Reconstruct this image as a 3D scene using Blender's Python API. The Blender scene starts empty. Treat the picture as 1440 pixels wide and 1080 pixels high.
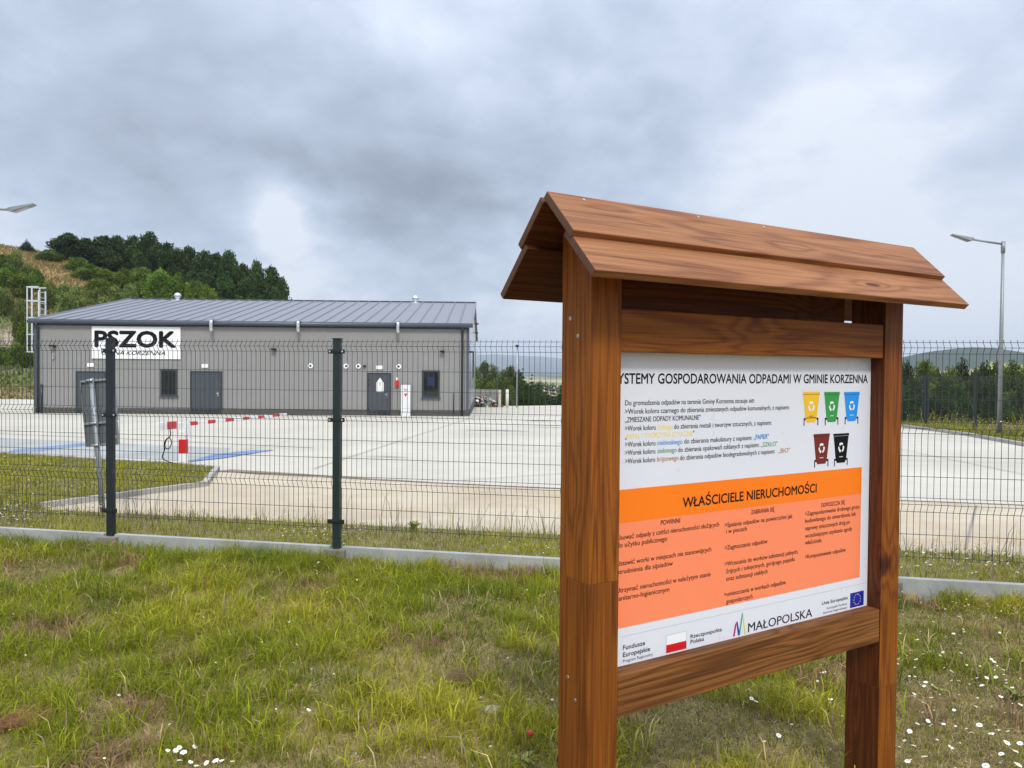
import bpy, bmesh, math, random
import numpy as np
from mathutils import Vector, Matrix

# ------------------------------------------------------------------ camera, world, sun, exposure
S = bpy.context.scene
COL = S.collection
EYE = 1.817
TILT = math.atan(20 / 1080.0)
ROLL = 0.0085
cam_d = bpy.data.cameras.new('camera')
cam = bpy.data.objects.new('camera', cam_d)
COL.objects.link(cam)
fw = Vector((0, math.cos(TILT), -math.sin(TILT)))
u0 = Vector((0, math.sin(TILT), math.cos(TILT)))
r0 = Vector((1, 0, 0))
rt = r0 * math.cos(ROLL) + u0 * math.sin(ROLL)
up = u0 * math.cos(ROLL) - r0 * math.sin(ROLL)
cam.matrix_world = Matrix(((rt.x, up.x, -fw.x, 0), (rt.y, up.y, -fw.y, 0), (rt.z, up.z, -fw.z, EYE), (0, 0, 0, 1)))
cam_d.sensor_width = 36.0
cam_d.lens = 27.0
cam_d.clip_start = 0.05
cam_d.clip_end = 20000
S.camera = cam

SUN_DIR = Vector((0.16, -0.80, 0.86)).normalized()      # towards the sun
sun_el = math.asin(SUN_DIR.z)
sun_az = math.atan2(SUN_DIR.x, SUN_DIR.y)
W = bpy.data.worlds.new('World')
S.world = W
W.use_nodes = True
S.view_settings.view_transform = 'Standard'
S.view_settings.look = 'None'
S.view_settings.exposure = 0.76
S.view_settings.gamma = 1.0
S.view_settings.use_curve_mapping = False
sd = bpy.data.lights.new('sun', 'SUN')
sd.energy = 1.5
sd.angle = math.radians(12)
sd.color = (1.0, 0.95, 0.87)
so = bpy.data.objects.new('sun', sd)
so.rotation_euler = (-SUN_DIR).to_track_quat('-Z', 'Y').to_euler()
so.location = (-20, -20, 40)
COL.objects.link(so)


def pixdir(x, y):
    """direction of a point of the sky seen at x, y of the 1440 wide frame"""
    return (fw + rt * ((x - 720) / 1080) + up * ((540 - y) / 1080)).normalized()


def build_sky():
    nt = W.node_tree
    N, Lk = nt.nodes, nt.links
    N.clear()
    out = N.new('ShaderNodeOutputWorld')
    sky = N.new('ShaderNodeTexSky')
    sky.sky_type = 'NISHITA'
    sky.sun_disc = False
    sky.sun_elevation = sun_el
    sky.sun_rotation = sun_az
    bg1 = N.new('ShaderNodeBackground')
    bg1.inputs[1].default_value = 0.09
    Lk.new(sky.outputs[0], bg1.inputs[0])
    tc = N.new('ShaderNodeTexCoord')
    sep = N.new('ShaderNodeSeparateXYZ')
    Lk.new(tc.outputs['Generated'], sep.inputs[0])

    def M(op, a, b=None, c=None, clamp=False):
        n = N.new('ShaderNodeMath')
        n.operation = op
        n.use_clamp = clamp
        for i, v in enumerate((a, b, c)):
            if v is None:
                continue
            if isinstance(v, (int, float)):
                n.inputs[i].default_value = v
            else:
                Lk.new(v, n.inputs[i])
        return n.outputs[0]
    zz = M('MAXIMUM', M('ADD', sep.outputs[2], 0.42), 0.2)
    cx = M('DIVIDE', sep.outputs[0], zz)
    cy = M('DIVIDE', sep.outputs[1], zz)
    cmb = N.new('ShaderNodeCombineXYZ')
    Lk.new(cx, cmb.inputs[0])
    Lk.new(cy, cmb.inputs[1])

    def noise(scale, detail, rough, off, dist=0.0):
        mp = N.new('ShaderNodeMapping')
        mp.inputs[1].default_value = off
        Lk.new(cmb.outputs[0], mp.inputs[0])
        n = N.new('ShaderNodeTexNoise')
        n.inputs['Scale'].default_value = scale
        n.inputs['Detail'].default_value = detail
        n.inputs['Roughness'].default_value = rough
        n.inputs['Distortion'].default_value = dist
        Lk.new(mp.outputs[0], n.inputs['Vector'])
        return n.outputs['Fac']
    big = noise(0.8, 4, 0.5, (3.1, 1.7, 0), 0.3)
    mid = noise(2.6, 7, 0.52, (8.3, 2.2, 1), 0.35)
    fine = noise(8.0, 6, 0.55, (1.3, 6.2, 2), 0.2)
    v = M('ADD', M('MULTIPLY', M('SUBTRACT', big, 0.5), 0.85), 0.75)
    v = M('ADD', v, M('MULTIPLY', M('SUBTRACT', mid, 0.5), 0.95))
    v = M('ADD', v, M('MULTIPLY', M('SUBTRACT', fine, 0.5), 0.50))
    lobes = [(60, 250, 30, -0.20), (330, 190, 26, -0.10), (580, 320, 40, -0.17), (520, 240, 26, -0.12), (700, 360, 90, -0.10),
             (388, 308, 1900, 0.80), (430, 335, 500, 0.12), (440, 410, 350, 0.20), (740, 430, 260, 0.30), (20, 330, 260, 0.12), (1200, 60, 30, 0.07),
             (1160, 215, 160, 0.16), (1000, 90, 40, -0.06), (860, 330, 60, -0.12), (700, 170, 120, 0.10), (600, 40, 22, 0.10), (130, 10, 40, 0.14), (1300, 440, 60, 0.30), (930, 130, 60, -0.10),
             (1390, 200, 200, -0.08), (240, 40, 60, -0.05)]
    for (x, y, k, a) in lobes:
        d = pixdir(x, y)
        dt = N.new('ShaderNodeVectorMath')
        dt.operation = 'DOT_PRODUCT'
        dt.inputs[1].default_value = d
        nn = N.new('ShaderNodeVectorMath')
        nn.operation = 'NORMALIZE'
        Lk.new(tc.outputs['Generated'], nn.inputs[0])
        Lk.new(nn.outputs[0], dt.inputs[0])
        e = M('EXPONENT', M('MULTIPLY', M('SUBTRACT', dt.outputs['Value'], 1.0), float(k)))
        if k > 100:   # a gap in the cloud gets a ragged edge
            e = M('MULTIPLY', e, M('MULTIPLY', fine, 2.0))
        v = M('ADD', v, M('MULTIPLY', e, a))
    # brighter band low over the horizon
    hz = M('EXPONENT', M('MULTIPLY', M('MAXIMUM', sep.outputs[2], 0.0), -14.0))
    v = M('ADD', v, M('MULTIPLY', hz, 0.46))
    ramp = N.new('ShaderNodeValToRGB')
    cr = ramp.color_ramp
    cr.elements[0].position = 0.10
    cr.elements[0].color = (0.150, 0.172, 0.212, 1)
    cr.elements[1].position = 1.0
    cr.elements[1].color = (0.50, 0.53, 0.58, 1)
    for p, c in ((0.35, (0.222, 0.252, 0.310, 1)), (0.55, (0.292, 0.335, 0.415, 1)), (0.78, (0.385, 0.430, 0.515, 1))):
        el = cr.elements.new(p)
        el.color = c
    Lk.new(v, ramp.inputs[0])
    # an overcast sky gets brighter towards the zenith
    zen = M('MULTIPLY_ADD', M('POWER', M('MAXIMUM', sep.outputs[2], 0.0), 2.5), 2.3, 0.97)
    bg2 = N.new('ShaderNodeBackground')
    Lk.new(ramp.outputs[0], bg2.inputs[0])
    Lk.new(zen, bg2.inputs[1])
    mix = N.new('ShaderNodeMixShader')
    mix.inputs[0].default_value = 0.90
    Lk.new(bg1.outputs[0], mix.inputs[1])
    Lk.new(bg2.outputs[0], mix.inputs[2])
    Lk.new(mix.outputs[0], out.inputs[0])


build_sky()
rng = np.random.default_rng(7)
random.seed(7)

# ------------------------------------------------------------------ materials


class NT:
    def __init__(self, name):
        self.m = bpy.data.materials.new(name)
        self.m.use_nodes = True
        self.t = self.m.node_tree
        self.N, self.L = self.t.nodes, self.t.links
        self.b = self.N['Principled BSDF']

    def link(self, a, b):
        self.L.new(a, b)

    def val(self, sock, v):
        if isinstance(v, bpy.types.NodeSocket):
            self.L.new(v, sock)
        else:
            sock.default_value = v

    def math(self, op, a, b=None, c=None, clamp=False):
        n = self.N.new('ShaderNodeMath')
        n.operation = op
        n.use_clamp = clamp
        for i, v in enumerate((a, b, c)):
            if v is not None:
                self.val(n.inputs[i], v)
        return n.outputs[0]

    def coord(self, kind='Object', scale=(1, 1, 1), loc=(0, 0, 0), rnd=False):
        tc = self.N.new('ShaderNodeTexCoord')
        src = tc.outputs[kind]
        if kind == 'World':
            pass
        if rnd:
            oi = self.N.new('ShaderNodeObjectInfo')
            mu = self.N.new('ShaderNodeVectorMath')
            mu.operation = 'SCALE'
            mu.inputs[0].default_value = (37.0, 53.0, 71.0)
            self.L.new(oi.outputs['Random'], mu.inputs['Scale'])
            ad = self.N.new('ShaderNodeVectorMath')
            ad.operation = 'ADD'
            self.L.new(src, ad.inputs[0])
            self.L.new(mu.outputs[0], ad.inputs[1])
            src = ad.outputs[0]
        mp = self.N.new('ShaderNodeMapping')
        mp.inputs[1].default_value = loc
        mp.inputs[3].default_value = scale
        self.L.new(src, mp.inputs[0])
        return mp.outputs[0]

    def pos(self, scale=(1, 1, 1)):
        g = self.N.new('ShaderNodeNewGeometry')
        mp = self.N.new('ShaderNodeMapping')
        mp.inputs[3].default_value = scale
        self.L.new(g.outputs['Position'], mp.inputs[0])
        return mp.outputs[0]

    def noise(self, vec, scale, detail=4, rough=0.55, dist=0.0):
        n = self.N.new('ShaderNodeTexNoise')
        self.L.new(vec, n.inputs['Vector'])
        n.inputs['Scale'].default_value = scale
        n.inputs['Detail'].default_value = detail
        n.inputs['Roughness'].default_value = rough
        n.inputs['Distortion'].default_value = dist
        return n.outputs['Fac']

    def ramp(self, fac, stops):
        n = self.N.new('ShaderNodeValToRGB')
        e = n.color_ramp.elements
        e[0].position, e[0].color = stops[0][0], tuple(stops[0][1]) + (1,)
        e[1].position, e[1].color = stops[-1][0], tuple(stops[-1][1]) + (1,)
        for p, c in stops[1:-1]:
            x = e.new(p)
            x.color = tuple(c) + (1,)
        self.val(n.inputs[0], fac)
        return n.outputs[0]

    def mix(self, f, a, b, mode='MIX'):
        n = self.N.new('ShaderNodeMix')
        n.data_type = 'RGBA'
        n.blend_type = mode
        n.clamp_factor = True
        self.val(n.inputs[0], f)
        for s, v in ((n.inputs[6], a), (n.inputs[7], b)):
            if isinstance(v, tuple):
                s.default_value = v + (1,) if len(v) == 3 else v
            else:
                self.L.new(v, s)
        return n.outputs[2]

    def bump(self, h, strength=0.3, dist=0.01):
        n = self.N.new('ShaderNodeBump')
        n.inputs['Strength'].default_value = strength
        n.inputs['Distance'].default_value = dist
        self.L.new(h, n.inputs['Height'])
        self.L.new(n.outputs[0], self.b.inputs['Normal'])

    def set(self, color=None, rough=None, metal=None, spec=None):
        if color is not None:
            if isinstance(color, tuple):
                self.b.inputs['Base Color'].default_value = color + (1,)
            else:
                self.L.new(color, self.b.inputs['Base Color'])
        if rough is not None:
            self.val(self.b.inputs['Roughness'], rough)
        if metal is not None:
            self.b.inputs['Metallic'].default_value = metal
        if spec is not None:
            self.b.inputs['Specular IOR Level'].default_value = spec
        return self.m


def plain(name, col, rough=0.6, metal=0.0, var=0.12, scale=6.0, bump=0.0, spec=None):
    """a colour with the uneven tone and slight dirt that a real surface has"""
    n = NT(name)
    v = n.coord('Object', rnd=True)
    f = n.noise(v, scale, 5, 0.6)
    g = n.noise(v, scale * 7, 3, 0.6)
    f = n.math('ADD', n.math('MULTIPLY', f, 0.7), n.math('MULTIPLY', g, 0.3))
    lo = tuple(c * (1 - var) for c in col)
    hi = tuple(min(1, c * (1 + var)) for c in col)
    c = n.ramp(f, [(0.3, lo), (0.7, hi)])
    r = n.math('ADD', n.math('MULTIPLY', n.math('SUBTRACT', g, 0.5), 0.25), rough, clamp=True)
    if bump:
        n.bump(g, bump, 0.004)
    return n.set(c, r, metal, spec)


def wood_mat(name, dark, mid, light, sheen=0.36, rings=95.0, contrast=0.22):
    n = NT(name)
    v = n.coord('Object', (1, 1, 1), rnd=True)
    vs = n.N.new('ShaderNodeMapping')
    vs.inputs[3].default_value = (0.30, 6.0, 6.0)
    n.link(v, vs.inputs[0])
    warp = n.noise(vs.outputs[0], 1.0, 3, 0.5, 0.4)
    vf = n.N.new('ShaderNodeMapping')
    vf.inputs[3].default_value = (2.5, 210.0, 210.0)
    n.link(v, vf.inputs[0])
    fib = n.noise(vf.outputs[0], 1.0, 4, 0.65)
    vk = n.N.new('ShaderNodeMapping')
    vk.inputs[3].default_value = (1.6, 6.5, 1.1)
    n.link(v, vk.inputs[0])
    vor = n.N.new('ShaderNodeTexVoronoi')
    vor.inputs['Scale'].default_value = 1.0
    n.link(vk.outputs[0], vor.inputs['Vector'])
    kd = vor.outputs['Distance']
    knot = n.math('SUBTRACT', 1.0, n.math('MULTIPLY', kd, 2.6), clamp=True)
    knot2 = n.math('POWER', knot, 2.0)
    core = n.math('SUBTRACT', 1.0, n.math('MULTIPLY', kd, 11.0), clamp=True)
    # growth rings: stretched bands bent by the warp, pushed aside by knots
    ph = n.math('ADD', n.math('MULTIPLY', warp, rings), n.math('MULTIPLY', knot2, 16.0))
    band = n.math('MULTIPLY_ADD', n.math('SINE', ph), 0.5, 0.5)
    band = n.math('POWER', band, 2.2)
    tone = n.noise(v, 1.3, 3, 0.5)
    f = n.math('ADD', n.math('MULTIPLY', band, contrast), n.math('MULTIPLY', n.math('MULTIPLY_ADD', n.math('SUBTRACT', fib, 0.5), 1.7, 0.5), 0.62))
    f = n.math('ADD', f, n.math('MULTIPLY', tone, 0.35))
    f = n.math('ADD', f, n.math('MULTIPLY', core, 0.75))
    c = n.ramp(f, [(0.34, light), (0.60, mid), (0.98, dark)])
    oi = n.N.new('ShaderNodeObjectInfo')
    tint = n.math('MULTIPLY_ADD', oi.outputs['Random'], 0.22, 0.88)
    hsv = n.N.new('ShaderNodeHueSaturation')
    n.link(tint, hsv.inputs['Value'])
    n.link(c, hsv.inputs['Color'])
    n.bump(n.math('ADD', band, fib), 0.28, 0.0018)
    r = n.math('MULTIPLY_ADD', fib, 0.25, sheen)
    m = n.set(hsv.outputs[0], r, spec=0.28)
    return m


M = {}
M['wood'] = wood_mat('stained_wood', (0.045, 0.010, 0.001), (0.172, 0.046, 0.0035), (0.275, 0.088, 0.007), 0.45, 95.0, 0.20)
M['roof_wood'] = wood_mat('pale_sheen_roof_wood', (0.080, 0.024, 0.007), (0.270, 0.105, 0.038), (0.375, 0.170, 0.068), 0.50, 60.0, 0.22)  # paler than the posts: sheen of the sky put into the colour
M['beam_wood'] = wood_mat('pale_beam_wood', (0.050, 0.016, 0.003), (0.165, 0.060, 0.013), (0.275, 0.118, 0.030), 0.50, 80.0, 0.26)
M['red_wood'] = wood_mat('dark_red_wood', (0.024, 0.005, 0.0012), (0.080, 0.018, 0.003), (0.140, 0.038, 0.005), 0.45)
M['endgrain'] = plain('wood_end_grain', (0.10, 0.042, 0.018), 0.7, var=0.3, scale=40)
M['screw'] = plain('zinc_screw', (0.60, 0.58, 0.55), 0.35, 0.9)
M['print_white'] = plain('printed_board_white', (0.70, 0.73, 0.80), 0.32, var=0.015, scale=2)
M['orange'] = plain('printed_orange', (0.93, 0.20, 0.006), 0.35, var=0.02)
M['peach'] = plain('printed_peach', (0.93, 0.25, 0.115), 0.35, var=0.02)
M['ink'] = plain('black_ink', (0.006, 0.006, 0.008), 0.6, var=0.02, spec=0.15)
M['ink_yellow'] = plain('yellow_ink', (0.86, 0.70, 0.16), 0.4, var=0.02)
M['ink_blue'] = plain('blue_ink', (0.02, 0.24, 0.60), 0.4, var=0.02)
M['ink_green'] = plain('green_ink', (0.01, 0.26, 0.12), 0.4, var=0.02)
M['ink_brown'] = plain('brown_ink', (0.42, 0.16, 0.06), 0.4, var=0.02)
M['ink_grey'] = plain('grey_ink', (0.42, 0.42, 0.45), 0.4, var=0.02)
M['ink_white'] = plain('white_ink', (0.82, 0.84, 0.86), 0.4, var=0.02)
M['bin_yellow'] = plain('bin_yellow', (0.82, 0.50, 0.02), 0.4, var=0.02)
M['bin_green'] = plain('bin_green', (0.025, 0.30, 0.055), 0.4, var=0.02)
M['bin_blue'] = plain('bin_blue', (0.01, 0.28, 0.80), 0.4, var=0.02)
M['bin_brown'] = plain('bin_maroon', (0.16, 0.012, 0.010), 0.4, var=0.02)
M['flag_red'] = plain('flag_red', (0.62, 0.005, 0.012), 0.4, var=0.02)
M['flag_blue'] = plain('flag_blue', (0.008, 0.020, 0.30), 0.4, var=0.02)
M['magenta'] = plain('ink_magenta', (0.45, 0.01, 0.22), 0.4, var=0.02)
M['teal'] = plain('ink_teal', (0.02, 0.32, 0.30), 0.4, var=0.02)
M['lime'] = plain('ink_lime', (0.55, 0.70, 0.18), 0.4, var=0.02)
M['post_dark'] = plain('anthracite_paint', (0.013, 0.021, 0.028), 0.42, 0.1, var=0.2)
M['post_green'] = plain('dark_green_paint', (0.012, 0.026, 0.026), 0.42, 0.1, var=0.2)
M['wire'] = plain('coated_wire', (0.030, 0.036, 0.040), 0.5, 0.0, var=0.1)
M['clip'] = plain('black_clip', (0.012, 0.013, 0.014), 0.4)
M['zinc'] = plain('galvanised_steel', (0.42, 0.44, 0.46), 0.42, 0.65, var=0.15, scale=14)
M['zinc_dark'] = plain('dull_galvanised_steel', (0.26, 0.28, 0.29), 0.5, 0.4, var=0.15, scale=14)
M['sign_back'] = plain('grey_sign_back', (0.15, 0.165, 0.172), 0.5, 0.3, var=0.1)
M['steel_bright'] = plain('bright_steel', (0.70, 0.72, 0.74), 0.25, 0.8)
M['ladder'] = plain('ladder_aluminium', (0.62, 0.65, 0.68), 0.4, 0.3)
M['wall'] = plain('grey_wall_panel', (0.240, 0.238, 0.228), 0.5, 0.0, var=0.04, scale=1.2)
M['gable'] = plain('sky_bright_gable_panel', (0.55, 0.56, 0.56), 0.22, 0.3, var=0.05, scale=1.2)  # paler than the front wall: sky reflection put into the colour
M['plinth'] = plain('dark_plinth', (0.075, 0.070, 0.062), 0.85, var=0.25, scale=9)
M['roof'] = plain('roof_sheet', (0.205, 0.210, 0.232), 0.38, 0.15, var=0.05, scale=1.0)
M['rib'] = plain('roof_rib', (0.165, 0.178, 0.210), 0.45, 0.1, var=0.05)
M['gutter'] = plain('gutter_paint', (0.075, 0.085, 0.108), 0.4, 0.1, var=0.08)
M['downpipe'] = plain('downpipe_paint', (0.022, 0.026, 0.032), 0.4, 0.1)
M['door'] = plain('door_paint', (0.052, 0.062, 0.072), 0.45, 0.0, var=0.06)
M['frame'] = plain('frame_paint', (0.030, 0.035, 0.038), 0.45)
M['white'] = plain('white_paint', (0.80, 0.80, 0.79), 0.45, var=0.04)
M['white_plastic'] = plain('white_plastic', (0.70, 0.71, 0.72), 0.4, var=0.03)
M['black'] = plain('black_plastic', (0.010, 0.010, 0.011), 0.4)
M['red'] = plain('red_paint', (0.60, 0.012, 0.014), 0.4, var=0.08)
M['yellow'] = plain('yellow_sticker', (0.75, 0.68, 0.05), 0.5)
M['petal'] = plain('white_petal', (0.82, 0.82, 0.78), 0.6, var=0.03)
M['disc'] = plain('yellow_disc', (0.72, 0.50, 0.03), 0.7)
M['stem'] = plain('green_stem', (0.075, 0.115, 0.02), 0.6)
M['red_flower'] = plain('red_petal', (0.60, 0.035, 0.03), 0.6)
M['stone'] = plain('pale_stone', (0.42, 0.38, 0.32), 0.85, var=0.2, scale=30, bump=0.3)


def glass_mat():
    n = NT('dark_window_glass')
    v = n.coord('Object')
    f = n.noise(v, 1.6, 2, 0.5)
    c = n.ramp(f, [(0.35, (0.004, 0.006, 0.009)), (0.65, (0.012, 0.016, 0.022))])
    return n.set(c, 0.06, 0.0, 0.7)


M['glass'] = glass_mat()


def concrete_mat(name, lo, hi, bscale=0.35, stain=(0.30, 0.24, 0.17), stain_amt=0.35, streak=True):
    n = NT(name)
    p = n.pos()
    a = n.noise(p, bscale, 5, 0.6, 0.4)
    b = n.noise(p, 2.4, 6, 0.65)
    g = n.noise(p, 55.0, 3, 0.6)
    f = n.math('ADD', n.math('MULTIPLY', a, 0.6), n.math('MULTIPLY', b, 0.3))
    f = n.math('ADD', f, n.math('MULTIPLY', g, 0.12))
    c = n.ramp(f, [(0.36, lo), (0.66, hi)])
    if streak:
        sp = n.pos((0.10, 0.75, 1.0))
        s = n.noise(sp, 1.0, 6, 0.65, 0.8)
        sm = n.math('MULTIPLY', n.math('SUBTRACT', s, 0.52, clamp=True), 5.0, clamp=True)
        c = n.mix(n.math('MULTIPLY', sm, stain_amt), c, stain)
    n.bump(n.math('ADD', g, b), 0.25, 0.004)
    return n.set(c, 0.88)


M['yard'] = concrete_mat('yard_concrete', (0.42, 0.390, 0.325), (0.545, 0.510, 0.430), 0.22, (0.40, 0.375, 0.32), 0.5)
M['apron'] = concrete_mat('dusty_apron_concrete', (0.38, 0.305, 0.21), (0.54, 0.465, 0.35), 0.5, (0.42, 0.29, 0.165), 0.8)
M['kerb'] = concrete_mat('kerb_concrete', (0.28, 0.265, 0.235), (0.42, 0.40, 0.36), 1.5, stain_amt=0.2)
M['board_concrete'] = concrete_mat('precast_concrete', (0.24, 0.25, 0.24), (0.40, 0.41, 0.39), 2.6, (0.19, 0.185, 0.155), 0.7)
M['block_concrete'] = concrete_mat('rough_footing_concrete', (0.14, 0.13, 0.11), (0.24, 0.225, 0.19), 5.0, stain_amt=0.2)
M['paving'] = concrete_mat('grey_paving', (0.27, 0.28, 0.27), (0.40, 0.41, 0.39), 0.6, (0.38, 0.36, 0.30), 0.6)
M['joint'] = plain('dark_joint', (0.055, 0.045, 0.035), 0.9, var=0.3, scale=3)
M['faint_joint'] = plain('saw_cut', (0.25, 0.235, 0.20), 0.9, var=0.15, scale=3)
M['mud'] = plain('muddy_stain', (0.22, 0.165, 0.115), 0.9, var=0.35, scale=2)
M['blue_mark'] = concrete_mat('worn_blue_marking', (0.12, 0.19, 0.36), (0.17, 0.26, 0.45), 2.0, (0.28, 0.31, 0.36), 1.0)
M['yellow_mark'] = plain('yellow_marking', (0.70, 0.58, 0.20), 0.7, var=0.2, scale=3)


def vcol_mat(name, rough=0.7, transl=0.0, extra=None, objvar=0.0, spec=0.25):
    """albedo from the colour stored on the geometry"""
    n = NT(name)
    at = n.N.new('ShaderNodeAttribute')
    at.attribute_name = 'tone'
    c = at.outputs['Color']
    if extra:
        c = extra(n, c)
    if objvar:
        oi = n.N.new('ShaderNodeObjectInfo')
        h = n.N.new('ShaderNodeHueSaturation')
        n.link(n.math('MULTIPLY_ADD', oi.outputs['Random'], objvar, 1 - objvar / 2), h.inputs['Value'])
        n.link(n.math('MULTIPLY_ADD', oi.outputs['Random'], 0.03, 0.485), h.inputs['Hue'])
        n.link(c, h.inputs['Color'])
        c = h.outputs[0]
    n.set(c, rough, 0.0, spec)
    if transl:
        tr = n.N.new('ShaderNodeBsdfTranslucent')
        n.link(c, tr.inputs[0])
        mx = n.N.new('ShaderNodeMixShader')
        mx.inputs[0].default_value = transl
        n.link(n.b.outputs[0], mx.inputs[1])
        n.link(tr.outputs[0], mx.inputs[2])
        n.link(mx.outputs[0], n.N['Material Output'].inputs[0])
    return n.m


def ground_extra(n, c):
    p = n.pos()
    a = n.noise(p, 1.1, 6, 0.65)
    b = n.noise(p, 9.0, 5, 0.65)
    g = n.noise(p, 60.0, 3, 0.7)
    f = n.math('ADD', n.math('MULTIPLY', a, 0.35), n.math('ADD', n.math('MULTIPLY', b, 0.35), n.math('MULTIPLY', g, 0.3)))
    k = n.math('MULTIPLY_ADD', f, 2.2, -0.1)
    mu = n.N.new('ShaderNodeVectorMath')
    mu.operation = 'SCALE'
    n.link(c, mu.inputs[0])
    n.link(k, mu.inputs['Scale'])
    n.bump(f, 0.6, 0.03)
    return mu.outputs[0]


M['ground'] = vcol_mat('soil_and_grass_ground', 0.95, 0, ground_extra, spec=0.05)
M['grass'] = vcol_mat('grass_blades', 0.6, 0.42, spec=0.12)
M['leaf'] = vcol_mat('leaves', 0.7, 0.22, objvar=0.4, spec=0.06)
M['flower_dots'] = vcol_mat('small_flowers', 0.6, 0.2)
M['bark'] = plain('bark', (0.10, 0.075, 0.05), 0.9, var=0.3, scale=8)

# ------------------------------------------------------------------ mesh helpers


class MB:
    """collects quads and tubes for ONE mesh"""

    def __init__(self):
        self.v, self.f, self.mi, self.sm = [], [], [], []

    def add(self, vs, fs, mi=0, smooth=False):
        o = len(self.v)
        self.v += [tuple(p) for p in vs]
        self.f += [tuple(i + o for i in f) for f in fs]
        self.mi += [mi] * len(fs)
        self.sm += [smooth] * len(fs)
        return self

    def box(self, x0, x1, y0, y1, z0, z1, mi=0, mtx=None):
        vs = [(x0, y0, z0), (x1, y0, z0), (x1, y1, z0), (x0, y1, z0), (x0, y0, z1), (x1, y0, z1), (x1, y1, z1), (x0, y1, z1)]
        if mtx is not None:
            vs = [mtx @ Vector(p) for p in vs]
        return self.add(vs, [(0, 3, 2, 1), (4, 5, 6, 7), (0, 1, 5, 4), (1, 2, 6, 5), (2, 3, 7, 6), (3, 0, 4, 7)], mi)

    def tube(self, pts, r, n=8, mi=0, caps=True):
        pts = [Vector(p) for p in pts]
        if not hasattr(r, '__len__'):
            r = [r] * len(pts)
        o = len(self.v)
        prev = None
        for i, p in enumerate(pts):
            d = (pts[min(i + 1, len(pts) - 1)] - pts[max(i - 1, 0)]).normalized()
            if prev is None:
                a = d.cross(Vector((0, 0, 1)))
                if a.length < 0.2:
                    a = d.cross(Vector((0, 1, 0)))
                a.normalize()
            else:
                a = (prev - d * prev.dot(d)).normalized()
            prev = a
            b = d.cross(a)
            for k in range(n):
                t = 2 * math.pi * (k + 0.5) / n
                self.v.append(tuple(p + (a * math.cos(t) + b * math.sin(t)) * r[i]))
        for i in range(len(pts) - 1):
            for k in range(n):
                k2 = (k + 1) % n
                self.f.append((o + i * n + k, o + i * n + k2, o + (i + 1) * n + k2, o + (i + 1) * n + k))
                self.mi.append(mi)
                self.sm.append(n > 4)
        if caps:
            self.f.append(tuple(o + k for k in range(n))[::-1])
            self.f.append(tuple(o + (len(pts) - 1) * n + k for k in range(n)))
            self.mi += [mi, mi]
            self.sm += [False, False]
        return self

    def prism(self, poly, z0, z1, mi=0):
        """polygon in xy, extruded in z"""
        n = len(poly)
        vs = [(p[0], p[1], z0) for p in poly] + [(p[0], p[1], z1) for p in poly]
        fs = [tuple(range(n))[::-1], tuple(range(n, 2 * n))]
        fs += [(i, (i + 1) % n, n + (i + 1) % n, n + i) for i in range(n)]
        return self.add(vs, fs, mi)

    def sphere(self, c, r, nu=10, nv=6, mi=0, sc=(1, 1, 1), half=False):
        vs, fs = [], []
        c = Vector(c)
        v0 = nv // 2 if half else 0
        rows = []
        for j in range(v0, nv + 1):
            ph = -math.pi / 2 + math.pi * j / nv
            row = []
            for i in range(nu):
                th = 2 * math.pi * i / nu
                row.append(len(vs))
                vs.append(c + Vector((math.cos(th) * math.cos(ph) * r * sc[0], math.sin(th) * math.cos(ph) * r * sc[1], math.sin(ph) * r * sc[2])))
            rows.append(row)
        for a, b in zip(rows[:-1], rows[1:]):
            for i in range(nu):
                fs.append((a[i], a[(i + 1) % nu], b[(i + 1) % nu], b[i]))
        return self.add(vs, fs, mi, True)

    def mesh(self, name, mats, bevel=0.0):
        me = bpy.data.meshes.new(name)
        me.from_pydata(self.v, [], self.f)
        for m in (mats if isinstance(mats, (list, tuple)) else [mats]):
            me.materials.append(m)
        me.polygons.foreach_set('material_index', self.mi)
        me.polygons.foreach_set('use_smooth', self.sm)
        me.update()
        if bevel:
            bm = bmesh.new()
            bm.from_mesh(me)
            bmesh.ops.remove_doubles(bm, verts=bm.verts, dist=1e-6)
            es = [e for e in bm.edges if len(e.link_faces) == 2 and e.calc_face_angle(0) > 0.5]
            bmesh.ops.bevel(bm, geom=es, offset=bevel, segments=2, affect='EDGES', profile=0.6)
            bm.to_mesh(me)
            bm.free()
        return me

    def build(self, name, mats, parent=None, bevel=0.0, **k):
        return place(name, self.mesh(name, mats, bevel), parent, **k)


def place(name, me, parent=None, loc=(0, 0, 0), rot=(0, 0, 0)):
    o = bpy.data.objects.new(name, me)
    COL.objects.link(o)
    o.parent = parent
    o.location = loc
    o.rotation_euler = rot
    return o


def tag(o, label=None, cat=None, group=None, kind=None):
    if label:
        o['label'] = label
    if cat:
        o['category'] = cat
    if group:
        o['group'] = group
    if kind:
        o['kind'] = kind
    return o


def thing(name, label, cat, loc=(0, 0, 0), rotz=0.0, group=None):
    o = bpy.data.objects.new(name, None)
    o.empty_display_size = 0.2
    COL.objects.link(o)
    o.location = loc
    o.rotation_euler = (0, 0, rotz)
    return tag(o, label, cat, group)


def copy_tree(o, parent=None):
    c = o.copy()
    COL.objects.link(c)
    c.parent = parent
    for ch in list(o.children):
        copy_tree(ch, c)
    return c


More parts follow.
